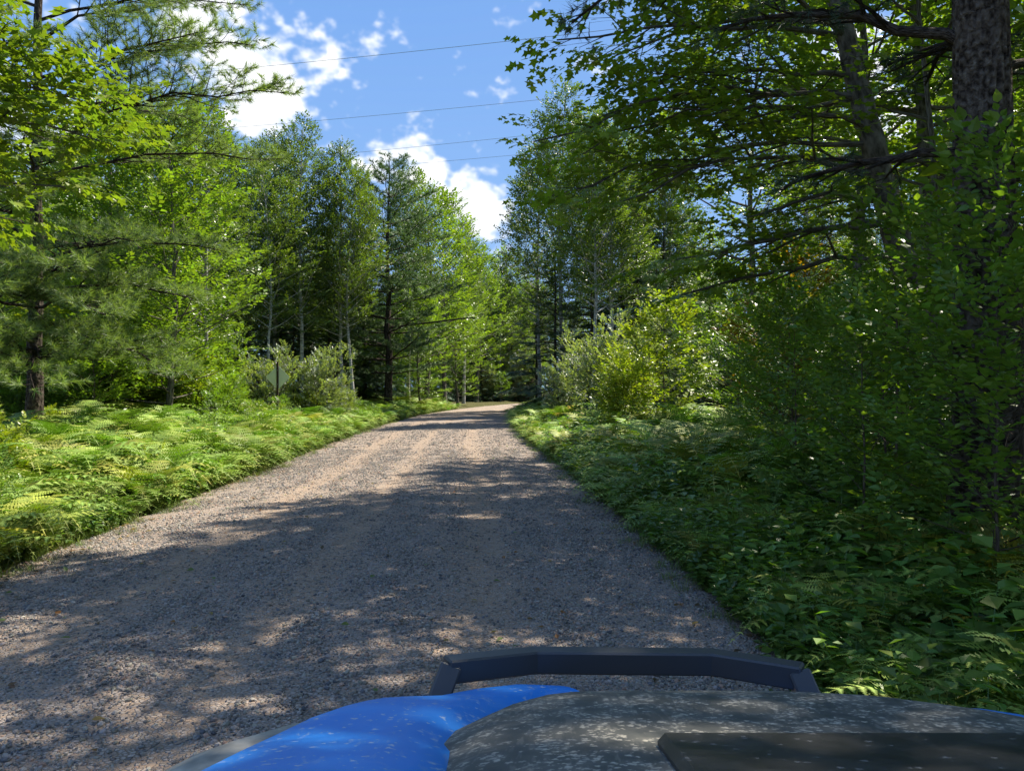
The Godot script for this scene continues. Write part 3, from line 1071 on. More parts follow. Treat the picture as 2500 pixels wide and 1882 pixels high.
	# the big pine by the bumper
	foot = P3(3.92, 6.2)
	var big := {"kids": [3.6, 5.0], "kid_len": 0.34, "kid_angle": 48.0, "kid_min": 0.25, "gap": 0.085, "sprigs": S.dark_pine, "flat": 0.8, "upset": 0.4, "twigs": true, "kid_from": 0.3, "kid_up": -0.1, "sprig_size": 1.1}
	tips = []
	for t in [[1.9, 6.9, 4.9, 0.27], [0.6, 7.6, 5.3, 0.40], [1.5, 6.6, 6.2, 0.42], [2.2, 7.6, 5.6, 0.33], [2.4, 6.8, 3.4, 0.22], [5.4, 7.2, 4.6, 0.26], [5.6, 5.6, 5.4, 0.3], [5.8, 6.6, 3.4, 0.2], [4.6, 8.4, 5.0, 0.29], [0.2, 6.4, 8.6, 0.56], [1.2, 4.4, 8.0, 0.5], [-0.4, 5.6, 10.6, 0.66], [3.2, 2.8, 7.6, 0.48], [6.6, 5.0, 8.6, 0.55], [6.4, 8.0, 9.6, 0.6], [3.4, 9.6, 10.4, 0.66], [1.0, 8.4, 12.2, 0.76], [5.2, 3.6, 12.0, 0.74], [2.4, 5.2, 13.8, 0.86], [4.6, 7.4, 14.4, 0.9], [0.0, 3.6, 9.4, 0.6], [3.6, 1.8, 10.2, 0.64], [1.2, 6.2, 11.4, 0.72]]:
		tips.append([t[3], Vector3(t[0], t[2], -t[1]) - foot, 0.055, 2])
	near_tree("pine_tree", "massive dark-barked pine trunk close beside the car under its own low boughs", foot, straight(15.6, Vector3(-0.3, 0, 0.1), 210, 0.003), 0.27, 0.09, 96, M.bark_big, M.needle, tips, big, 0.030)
	# the thin trunk between them
	foot = P3(7.2, 12.0)
	var thin := over.duplicate()
	thin.merge({"sprigs": S.maple, "gap": 0.24}, true)
	tips = []
	for t in [[5.6, 12.6, 5.2, 0.5], [8.6, 12.6, 5.6, 0.52], [6.4, 13.4, 6.8, 0.66], [7.8, 10.8, 7.2, 0.7], [5.4, 11.6, 8.0, 0.78], [8.4, 13.0, 8.6, 0.84], [6.6, 12.2, 9.6, 0.96], [5.0, 12.8, 6.4, 0.62]]:
		tips.append([t[3], Vector3(t[0], t[2], -t[1]) - foot, 0.028, 2])
	near_tree("maple_tree", "slim dark maple pole standing between the leaning maple and the massive pine", foot, straight(9.4, Vector3(-0.9, 0, 0), 12, 0.03), 0.085, 0.02, 10, M.bark_grey, M.leaf, tips, thin)


# ---------------------------------------------------------------- woods
const LANDMARKS := [[-11.05, 17.5, "tall white pine"], [-10.3, 22.6, "small-leaved tree"], [-8.05, 26.0, "road sign"], [-7.7, 31.0, "grey willow bushes"], [-13.6, 41.0, "bent birch"], [-14.4, 46.0, "skyline aspen"], [-9.2, 45.0, "slender birch"], [-8.3, 51.0, "roadside pine"], [-7.6, 66.0, "round-headed maple"], [-2.0, 75.0, "bend of the road"], [2.0, 52.5, "aspen by the sky gap"], [3.9, 36.5, "leaning birch"], [3.6, 28.0, "silvery shrub"], [4.5, 22.0, "yellow-green sapling"], [5.2, 38.0, "straight birch"], [6.5, 34.0, "young soft pine"], [6.2, 16.5, "orange-flecked sapling"], [7.2, 12.0, "slim maple pole"], [5.5, 9.2, "leaning maple"], [3.92, 6.2, "massive pine"]]


func where_label(kind: String, x: float, d: float, ratio: float) -> String:
	var best := 9.0
	var mark: Array = LANDMARKS[0]
	for m in LANDMARKS:
		if m[1] < d:
			var off: float = absf(x / maxf(d, 1.0) - m[0] / m[1]) + (d - m[1]) * 0.002
			if off < best:
				best = off
				mark = m
	var size := "tall" if ratio > 0.95 else ("mid-height" if ratio > 0.82 else "short")
	var gap: float = d - mark[1]
	var depth := "close behind" if gap < 9.0 else ("well behind" if gap < 28.0 else "far behind")
	var turn: float = x / maxf(d, 1.0) - mark[0] / mark[1]
	var side := "in line with it" if absf(turn) < 0.012 else ("a little to its " if absf(turn) < 0.06 else "well to its ") + ("left" if turn < 0.0 else "right")
	var text := "%s %s %s the %s, %s" % [size, kind, depth, mark[2], side]
	return text


func build_woods() -> void:
	# [name, prototype, x, metres ahead, height, label]
	var named := [
		["aspen_tree", "aspen0", -14.4, 46.0, 16.8, "tallest aspen on the skyline above the road sign"],
		["aspen_tree", "aspen1", -12.3, 44.5, 17.0, "aspen with two feathery tips rising over the grey willows"],
		["aspen_tree", "aspen2", -16.4, 47.5, 16.4, "pale aspen half hidden behind the pine's long bough"],
		["aspen_tree", "aspen0", -10.4, 46.0, 16.2, "aspen between the feathery-tipped aspen and the roadside pine"],
		["birch_tree", "birch0", -13.6, 41.0, 13.5, "white-stemmed birch with a bent bare trunk straight above the sign"],
		["birch_tree", "birch1", -9.2, 45.0, 14.5, "slender birch showing pale bark left of the roadside pine"],
		["pine_tree", "pine0", -8.3, 51.0, 17.2, "roadside white pine with open dark limbs at the road's bend"],
		["aspen_tree", "aspen1", -8.2, 60.0, 18.6, "aspen peeking out just behind the roadside pine"],
		["maple_tree", "maple0", -7.6, 66.0, 19.0, "round-headed maple past the roadside pine"],
		["maple_tree", "maple1", -6.6, 74.0, 19.8, "second maple in the row stepping down to the sky gap"],
		["aspen_tree", "aspen2", -5.4, 84.0, 20.0, "narrow aspen in the row stepping down to the sky gap"],
		["maple_tree", "maple2", -4.5, 95.0, 19.0, "last maple before the narrow sky gap over the road"],
		["broadleaf_tree", "bright_tree0", -6.9, 57.0, 9.0, "bright low tree under the roadside pine's sunny side"],
		["broadleaf_tree", "bright_tree1", -5.6, 78.0, 11.0, "bright green tree hanging over the road's far bend"],
		["broadleaf_tree", "bright_tree0", -10.3, 22.6, 9.4, "bright small-leaved tree glowing between the tall white pine and the wood"],
		["broadleaf_tree", "bright_tree1", -12.6, 23.5, 10.2, "tall leafy tree just behind the white pine's trunk"],
		["aspen_tree", "aspen2", -10.9, 27.0, 11.6, "young aspen with dark fluttering leaves behind the pine's bough tips"],
		["aspen_tree", "aspen1", 3.4, 47.0, 20.0, "tallest aspen opposite, its crown leaning over the road's bend"],
		["aspen_tree", "aspen0", 2.0, 52.5, 18.6, "bushy aspen edging the narrow sky gap"],
		["hemlock_tree", "hemlock0", 2.6, 45.0, 10.0, "dark hemlock at the foot of the crown-leaning aspen"],
		["hemlock_tree", "hemlock1", 4.4, 42.0, 10.8, "broad dark hemlock behind the leaning birch"],
		["hemlock_tree", "hemlock0", 6.8, 41.0, 10.2, "dark hemlock behind the straight birch"],
		["birch_tree", "birch0", 3.9, 36.5, 14.6, "birch with a white trunk leaning toward the road"],
		["birch_tree", "birch1", 5.2, 38.0, 15.4, "straight white birch standing before the dark hemlocks"],
		["pine_tree", "young_pine0", 6.5, 34.0, 7.4, "young soft-needled pine beside the straight birch"],
		["maple_tree", "tall_maple", 6.4, 18.9, 12.0, "high-crowned maple mingling with the overhanging maple's leaves"],
		["hemlock_tree", "hemlock1", 1.9, 57.0, 12.0, "tall dark hemlock beside the narrow sky gap"],
		["hemlock_tree", "hemlock0", 8.8, 44.0, 12.0, "dark hemlock behind the young soft-needled pine"],
		["hemlock_tree", "hemlock1", 5.4, 50.0, 13.0, "dark hemlock glimpsed between the two white birches"],
		["hemlock_tree", "hemlock0", -12.0, 49.5, 11.5, "dark hemlock in the shade behind the bent white birch"],
		["hemlock_tree", "hemlock1", -15.2, 50.0, 12.5, "dark hemlock under the tallest skyline aspen"],
		["hemlock_tree", "hemlock0", -18.4, 48.0, 11.0, "dark hemlock behind the bright small-leaved tree"],
		["hemlock_tree", "hemlock1", -10.4, 53.5, 12.0, "dark hemlock just behind the slender pale birch"],
		["hemlock_tree", "hemlock1", -13.4, 46.5, 8.5, "low dark hemlock filling the shade over the grey willows"],
		["hemlock_tree", "hemlock0", -16.8, 44.5, 8.0, "low dark hemlock behind the vivid green bush"],
		["aspen_tree", "aspen1", 9.6, 46.0, 17.6, "aspen seen through the overhanging maple branches"],
		["shrub", "shrub_grey0", 3.6, 28.0, 4.3, "silvery grey-green shrub taller than the bushes round it"],
		["shrub", "shrub_yellow0", 3.7, 24.0, 2.7, "rounded yellow-green bush at the edge of the sunny ferns"],
		["sapling", "sapling_yellow", 4.5, 22.0, 4.0, "yellow-green maple sapling with upright leafy shoots"],
		["shrub", "shrub_grey1", 2.3, 33.0, 2.9, "low blue-green bush where the road disappears"],
		["sapling", "sapling_bright", 5.9, 20.0, 4.6, "bright green sapling behind the yellow-green sapling"],
		["sapling", "sapling_autumn", 6.2, 16.5, 4.4, "sapling flecked with orange leaves under the overhanging maple"],
		["shrub", "shrub_bright0", 6.6, 18.0, 3.0, "sunny bush below the orange-flecked sapling"],
		["shrub", "shrub_bright1", -9.3, 24.6, 2.0, "vivid green bush just left of the road sign"],
		["shrub", "shrub_grey0", -9.7, 30.5, 3.1, "grey willow bush directly behind the road sign"],
		["shrub", "shrub_grey1", -7.9, 31.0, 3.2, "taller grey willow bush right of the road sign"],
		["shrub", "shrub_grey0", -7.5, 32.5, 2.0, "low grey willow bush nearest the road past the sign"],
		["shrub", "shrub_yellow1", -10.6, 24.5, 2.6, "olive bush under the bright small-leaved tree"],
		["sapling", "sapling0", -4.9, 7.0, 1.15, "small dark-leaved sapling at the gravel's edge beside the sunny ferns"],
		["sapling", "sapling0", 4.2, 11.5, 2.7, "dark sapling with drooping tiers beside the shaded ferns"],
		["sapling", "sapling1", 4.9, 9.4, 2.4, "leafy dark sapling in front of the leaning maple's foot"],
		["sapling", "sapling2", 3.9, 7.8, 3.1, "shaded sapling crowding the massive pine trunk from behind"],
		["sapling", "sapling0", 3.45, 5.3, 2.9, "shaded sapling right in front of the massive pine trunk"],
		["sapling", "sapling2", 3.75, 5.75, 3.3, "tallest shaded sapling, its leaves hiding the massive pine's foot"],
		["sapling", "sapling1", 3.15, 4.9, 2.3, "low shaded sapling leaning in from the edge beside the bumper ferns"],
		["sapling", "sapling1", 2.95, 6.4, 2.3, "small shaded sapling at the ferns' edge before the massive pine"],
		["sapling", "sapling2", 4.3, 8.6, 2.5, "broad shaded sapling below the leaning maple's trunk"],
		["sapling", "sapling1", 3.5, 9.4, 2.5, "shaded sapling spreading flat tiers over the ferns"],
		["sapling", "sapling0", 5.2, 14.5, 3.4, "half-lit sapling where the shade meets the sunny bushes"],
		["sapling", "sapling1", 5.9, 12.8, 3.2, "taller dark sapling behind the tiered sapling"],
		["sapling", "sapling2", 6.6, 10.4, 3.4, "dark sapling between the slim maple pole and the leaning maple"],
	]
	for t in named:
		var cat := "shrub" if t[0] == "shrub" else ("sapling" if t[0] == "sapling" else "tree")
		plant(t[0], t[1], P3(t[2], t[3], -0.03), t[4], R(0, TAU), t[5], cat, "", 1.2 if (t[1] as String).begins_with("bright") else (1.35 if t[1] == "pine0" else 1.0))
	for i in 26:
		var d := R(9.0, 40.0)
		var t := R(1.2, 7.0) if i < 18 else R(0.6, 3.0)
		var x := road_x(d) - HALF_ROAD - t
		var k: String = ["sapling_bright", "shrub_bright0", "sapling_yellow", "shrub_yellow0", "sapling1"][i % 5]
		var h := R(0.8, 1.5)
		if absf(x + 8.05) < 1.2 and d < 26.5 and d > 18.0:
			h = 0.7
		plant("verge_bush", k, P3(x, d, -0.05), h, R(0, TAU), where_label(["bright seedling", "low sunny bush", "yellow-green seedling", "low olive bush", "dark leafy seedling"][i % 5], x, d, h / 1.5), "bush", "brush among the sunlit ferns", 1.15)
	for i in 22:
		var x := R(-9.0, 2.5)
		var d := R(100.0, 121.0)
		var hh := R(4.0, 7.0)
		plant("understorey_bush", ["shrub_bright0", "hemlock0", "sapling1", "shrub_grey1"][i % 4], P3(x, d), hh, R(0, TAU), where_label(["distant pale bush", "distant dark hemlock", "distant leafy sapling", "distant grey bush"][i % 4], x, d, hh / 7.0), "bush", "undergrowth closing the view", 1.3)
	for i in 22:
		var d := R(27.0, 58.0)
		var x := d * R(0.24, 0.42) + 2.0
		var k: String = ["hemlock1", "shrub_grey1", "sapling1", "hemlock0"][i % 4]
		var h := R(3.0, 5.5)
		plant("understorey_bush", k, P3(x, d), h, R(0, TAU), where_label(["dense hemlock", "greyish bush", "leafy sapling", "spreading hemlock"][i % 4], x, d, h / 5.4), "bush", "undergrowth past the silvery shrub", 1.3)
	# trees on the shady side that close the view and throw the dappled shade
	var shade := [["maple0", 7.4, 7.4, 16.5],  ["tall_maple", 7.8, 13.2, 16.5], ["tall_maple", 6.6, 15.4, 14.5], ["maple0", 11.4, 19.5, 11.0], ["maple1", 14.0, 22.0, 11.5], ["maple2", 9.8, 11.5, 9.0], ["maple2", 13.0, 16.0, 12.0], ["maple1", 9.6, 5.0, 16.0], ["maple2", 8.2, 0.5, 13.0], ["maple0", 7.6, -4.0, 13.0], ["maple2", 15.5, 18.0, 12.5], ["maple1", 16.0, 25.0, 13.0], ["aspen0", 14.0, 35.0, 16.0], ["aspen2", 17.0, 40.0, 16.5]]
	for t in shade:
		plant("maple_tree" if (t[0] as String).contains("maple") else "aspen_tree", t[0], P3(t[1], t[2]), t[3], R(0, TAU), where_label("maple" if (t[0] as String).contains("maple") else "shady-side aspen", t[1], t[2], t[3] / P[t[0]][4]), "tree", "trees of the shady wood")
	# the wood behind, row upon row
	var kinds := ["aspen0", "maple0", "hemlock0", "aspen1", "birch0", "pine0", "aspen2", "maple1", "hemlock1", "birch1", "pine1", "maple2"]
	var spots: Array[Vector2] = []
	for side in [-1.0, 1.0]:
		var tries := 0
		var made := 0
		while made < (78 if side < 0 else 58) and tries < 4000:
			tries += 1
			var d := R(36.0, 125.0)
			var c := road_x(d)
			var t := R(6.0, 34.0) + (0.0 if d > 50.0 else 50.0 - d)* (0.25 if side < 0 else 0.5)
			var x: float = c + side * (HALF_ROAD + t)
			if absf(x) > d * 0.78 + 4.0:
				continue
			var ok := true
			for s in spots:
				if s.distance_to(Vector2(x, d)) < 2.6:
					ok = false
					break
			if not ok:
				continue
			spots.append(Vector2(x, d))
			var k: String = kinds[rng.randi() % kinds.size()]
			var h: float = P[k][4] * R(0.75, 1.05)
			plant(k.left(-1) + "_tree", k, P3(x, d), h, R(0, TAU), where_label(k.left(-1), x, d, h / P[k][4]), "tree", "trees of the wood behind the sign" if side < 0 else "trees of the wood past the birches")
			made += 1
	for i in 46:
		var k: String = kinds[rng.randi() % kinds.size()]
		var x := R(-7.5, 1.5) if i < 9 else R(-22, 14)
		var d := R(104, 120) if i < 9 else R(122, 150)
		var h := R(15.0, 21.0)
		plant(k.left(-1) + "_tree", k, P3(x, d), h, R(0, TAU), where_label("distant " + k.left(-1), x, d, h / 20.0), "tree", "trees closing the view")
	# understorey
	var under := ["sapling0", "sapling1", "sapling2", "hemlock1", "sapling1", "hemlock0", "young_pine0"]
	for i in 170:
		var side := -1.0 if i % 2 == 0 else 1.0
		var d := R(30.0, 125.0)
		var t := R(4.0, 17.0)
		if side < 0 and d < 50.0:
			t += 0.45 * (50.0 - d)
		if side > 0 and d < 34.0:
			t += 5.0
		var x := road_x(d) + side * (HALF_ROAD + t)
		var k: String = under[rng.randi() % under.size()]
		var h := R(2.2, 4.6)
		plant("understorey_bush", k, P3(x, d), h, R(0, TAU), where_label(("young hemlock" if k.begins_with("hem") else ("young pine" if k.begins_with("young") else "leafy undergrowth bush")), x, d, h / 4.4), "bush", "undergrowth of the wood behind the sign" if side < 0 else "undergrowth of the wood past the birches", 1.25)
	for i in 64:
		var d := R(18.5, 40.0)
		var x := -10.5 - 0.10 * (d - 18.0) - R(0.0, 1.0) * (2.5 + 0.45 * d)
		var h := R(2.0, 4.5)
		plant("understorey_bush", ["shrub_bright0", "sapling_bright", "shrub_yellow1", "shrub_bright1", "sapling_yellow"][i % 5], P3(x, d), h, R(0, TAU), where_label(["sunny bush", "bright sapling", "olive bush", "vivid green bush", "yellow-green sapling"][i % 5], x, d, h / 4.4), "bush", "thicket behind the white pine", 1.2)
	for i in 16:
		var d := R(27.0, 44.0)
		var k: String = ["bright_tree1", "bright_tree0", "aspen1", "bright_tree1", "bright_tree0"][i % 5]
		var x := -13.5 - R(0.0, 12.0) - 0.25 * (d - 24.0)
		var h := R(8.0, 12.5)
		plant(k.left(-1) + "_tree", k, P3(x, d), h, R(0, TAU), where_label(["bright leafy tree", "bright slender tree", "thicket aspen", "bright bushy tree", "sunny thicket tree"][i % 5], x, d, h / 12.0), "tree", "trees of the thicket behind the white pine")
	for i in 40:
		var d := R(6.0, 30.0)
		var x := 6.5 + R(0.0, 9.0)
		if d > 22.0:
			x += 5.0
		var h := R(2.0, 4.5)
		plant("understorey_bush", "sapling%d" % (i % 3), P3(x, d), h, R(0, TAU), where_label("dark sapling", x, d, h / 4.4), "bush", "saplings of the shady wood", 1.2)


# ---------------------------------------------------------------- sign, wires, car
func box(size: Vector3, at: Vector3, st: SurfaceTool, turn := Basis.IDENTITY, bevel := 0.006) -> void:
	# a box with chamfered edges: three nested shells of corner points
	var h := size * 0.5
	var faces := [[Vector3.RIGHT, Vector3.UP, Vector3.BACK], [Vector3.LEFT, Vector3.UP, Vector3.FORWARD], [Vector3.UP, Vector3.BACK, Vector3.RIGHT], [Vector3.DOWN, Vector3.FORWARD, Vector3.RIGHT], [Vector3.BACK, Vector3.UP, Vector3.LEFT], [Vector3.FORWARD, Vector3.UP, Vector3.RIGHT]]
	var hull: Array[Vector3] = []
	for sx in [-1.0, 1.0]:
		for sy in [-1.0, 1.0]:
			for sz in [-1.0, 1.0]:
				hull.append(Vector3(sx, sy, sz))
	var tri := func(a: Vector3, b: Vector3, c: Vector3):
		var m := (a + b + c) / 3.0
		var q := [a, b, c] if (c - a).cross(b - a).dot(m) > 0.0 else [a, c, b]
		for v in q:
			st.add_vertex(turn * (v as Vector3) + at)
	var corner := func(s: Vector3, axis: int) -> Vector3:
		var p := s * h
		for k in 3:
			if k != axis:
				p[k] -= s[k] * bevel
		return p
	st.set_smooth_group(-1)
	for axis in 3:
		var u := (axis + 1) % 3
		var w := (axis + 2) % 3
		for sg in [-1.0, 1.0]:
			var c: Array[Vector3] = []
			for q in [[-1, -1], [1, -1], [1, 1], [-1, 1]]:
				var s := Vector3.ZERO
				s[axis] = sg
				s[u] = q[0]
				s[w] = q[1]
				c.append(corner.call(s, axis))
			tri.call(c[0], c[1], c[2])
			tri.call(c[0], c[2], c[3])
		for q in [[-1, -1], [1, -1], [1, 1], [-1, 1]]:
			var s0 := Vector3.ZERO
			s0[u] = q[0]
			s0[w] = q[1]
			var s1 := s0
			s0[axis] = -1
			s1[axis] = 1
			var a: Vector3 = corner.call(s0, u)
			var b: Vector3 = corner.call(s1, u)
			var c: Vector3 = corner.call(s1, w)
			var d: Vector3 = corner.call(s0, w)
			tri.call(a, b, c)
			tri.call(a, c, d)
	for s in hull:
		tri.call(corner.call(s, 0), corner.call(s, 1), corner.call(s, 2))


func start() -> SurfaceTool:
	var st := SurfaceTool.new()
	st.begin(Mesh.PRIMITIVE_TRIANGLES)
	return st


func done(st: SurfaceTool) -> ArrayMesh:
	st.generate_normals()
	return st.commit()


func plain(col: Color, rough: float, metal := 0.0, spec := 0.5) -> StandardMaterial3D:
	var m := StandardMaterial3D.new()
	m.albedo_color = col.linear_to_srgb()
	m.roughness = rough
	m.metallic = metal
	m.metallic_specular = spec
	return m


func build_sign() -> void:
	var o := thing("road_sign", "back of a diamond road sign on a dark steel post among the ferns", "road sign", P3(-8.05, 26.0), -0.1)
	var st := start()
	var pts := PackedVector2Array()
	for k in 4:
		var a := PI / 2 * k
		for j in range(-3, 4):
			var b := a + j * PI / 12
			pts.append(Vector2(cos(a), sin(a)) * (0.432 - 0.056) + Vector2(cos(b), sin(b)) * 0.04)
	var cy := 2.05 - o.position.y
	for z in [0.0, -0.003]:
		for i in pts.size():
			var a := pts[i]
			var b := pts[(i + 1) % pts.size()]
			var q := [Vector3(0, cy, z), Vector3(b.x, b.y + cy, z), Vector3(a.x, a.y + cy, z)]
			if z < 0.0:
				q = [q[0], q[2], q[1]]
			st.set_smooth_group(-1)
			for v in q:
				st.add_vertex(v)
	for i in pts.size():
		var a := pts[i]
		var b := pts[(i + 1) % pts.size()]
		for q in [[a, 0.0], [b, 0.0], [b, -0.003], [a, 0.0], [b, -0.003], [a, -0.003]]:
			st.add_vertex(Vector3(q[0].x, q[0].y + cy, q[1]))
	part("panel", done(st), plain(Color(0.56, 0.60, 0.47), 0.5), o)
	st = start()
	box(Vector3(0.062, 2.75, 0.006), Vector3(0, 1.22, 0.012), st)
	box(Vector3(0.006, 2.75, 0.03), Vector3(-0.031, 1.22, 0.030), st, Basis.IDENTITY, 0.002)
	box(Vector3(0.006, 2.75, 0.03), Vector3(0.031, 1.22, 0.030), st, Basis.IDENTITY, 0.002)
	part("post", done(st), plain(Color(0.055, 0.035, 0.025), 0.8, 0.2), o)
	for y in [-0.24, 0.24]:
		var bolt := CylinderMesh.new()
		bolt.top_radius = 0.012
		bolt.bottom_radius = 0.012
		bolt.height = 0.014
		bolt.radial_segments = 6
		var b := part("bolt", bolt, plain(Color(0.4, 0.4, 0.38), 0.4, 0.8), o)
		b.position = Vector3(0, cy + y, 0.02)
		b.rotation.x = PI / 2


func build_wires() -> void:
	var mat := plain(Color(0.16, 0.2, 0.16), 0.5, 0.3)
	var names := ["topmost wire of the four crossing the sky", "second wire down of the four crossing the sky", "third wire down, passing before the white cloud", "lowest wire of the four, just over the treetops"]
	var spec := [[-6.9, 19.6, 1.1, 17.8, 9.95], [-6.2, 23.6, 1.8, 21.6, 10.0], [-4.6, 26.0, 0.05, 24.6, 9.85], [-3.3, 27.6, -0.4, 26.8, 9.9]]
	for i in 4:
		var s: Array = spec[i]
		var a := Vector3(s[0], s[4], -s[1])
		var b := Vector3(s[2], s[4], -s[3])
		var dir := (b - a).normalized()
		var mid := (a + b) * 0.5
		var o := thing("power_line", names[i], "power line", mid)
		var pts := PackedVector3Array()
		for k in 41:
			var t := (k - 20) / 20.0
			pts.append(dir * t * 30.0 + Vector3(0, 1.0 * t * t, 0))
		var w := Wood.new()
		w.tube(pts, 0.0055, 0.0055, 5)
		part("wire", w.mesh(), mat, o)


func loft(rows: Array, st: SurfaceTool) -> void:
	# rows of points, front faces upward for rows laid left to right and stacked toward the back
	st.set_smooth_group(0)
	for j in rows.size() - 1:
		var a: Array = rows[j]
		var b: Array = rows[j + 1]
		for i in a.size() - 1:
			for v in [a[i], a[i + 1], b[i + 1], a[i], b[i + 1], b[i]]:
				st.add_vertex(v)


func speckled(base: Color, dust: Color, rough: float, sd: int, dots: int, film: float) -> StandardMaterial3D:
	# a dust film and dried mud spots of many sizes, wrapping at the tile's edges
	var n := 512
	var amount := PackedFloat32Array()
	amount.resize(n * n)
	var big := FastNoiseLite.new()
	big.seed = sd + 2
	big.frequency = 0.012
	big.fractal_octaves = 4
	for j in n:
		for i in n:
			amount[j * n + i] = clampf(film * (1.0 + big.get_noise_2d(i, j) * 1.3), 0.0, 1.0)
	for k in dots:
		var cx := rng.randi() % n
		var cy := rng.randi() % n
		if rng.randf() > 0.55 + big.get_noise_2d(cx, cy) * 1.5:
			continue
		var r := 1.2 + 4.0 * pow(rng.randf(), 2.2)
		var e := R(0.6, 1.0)
		var st := R(0.55, 1.0)
		var m := int(r * 1.6) + 1
		var ph := R(0, TAU)
		for y in range(-m, m + 1):
			for x in range(-m, m + 1):
				var a := atan2(y, x)
				var rr := r * (1.0 + 0.25 * sin(a * 3.0 + ph) + 0.15 * sin(a * 5.0 + ph * 2.0))
				var q := Vector2(x, y / e).length() / rr
				if q < 1.15:
					var at := posmod(cy + y, n) * n + posmod(cx + x, n)
					amount[at] = maxf(amount[at], st * (1.0 - smoothstep(0.75, 1.15, q)))
	var col := Image.create(n, n, false, Image.FORMAT_RGB8)
	var rg := Image.create(n, n, false, Image.FORMAT_RGB8)
	for j in n:
		for i in n:
			var t := amount[j * n + i]
			col.set_pixel(i, j, base.lerp(dust, t).linear_to_srgb())
			var r := lerpf(rough, 0.95, t)
			rg.set_pixel(i, j, Color(r, r, r))
	var m := StandardMaterial3D.new()
	m.albedo_texture = ImageTexture.create_from_image(col)
	m.roughness_texture = ImageTexture.create_from_image(rg)
	m.roughness = 1.0
	m.uv1_triplanar = true
	m.uv1_scale = Vector3(1.6, 1.6, 1.6)
	return m


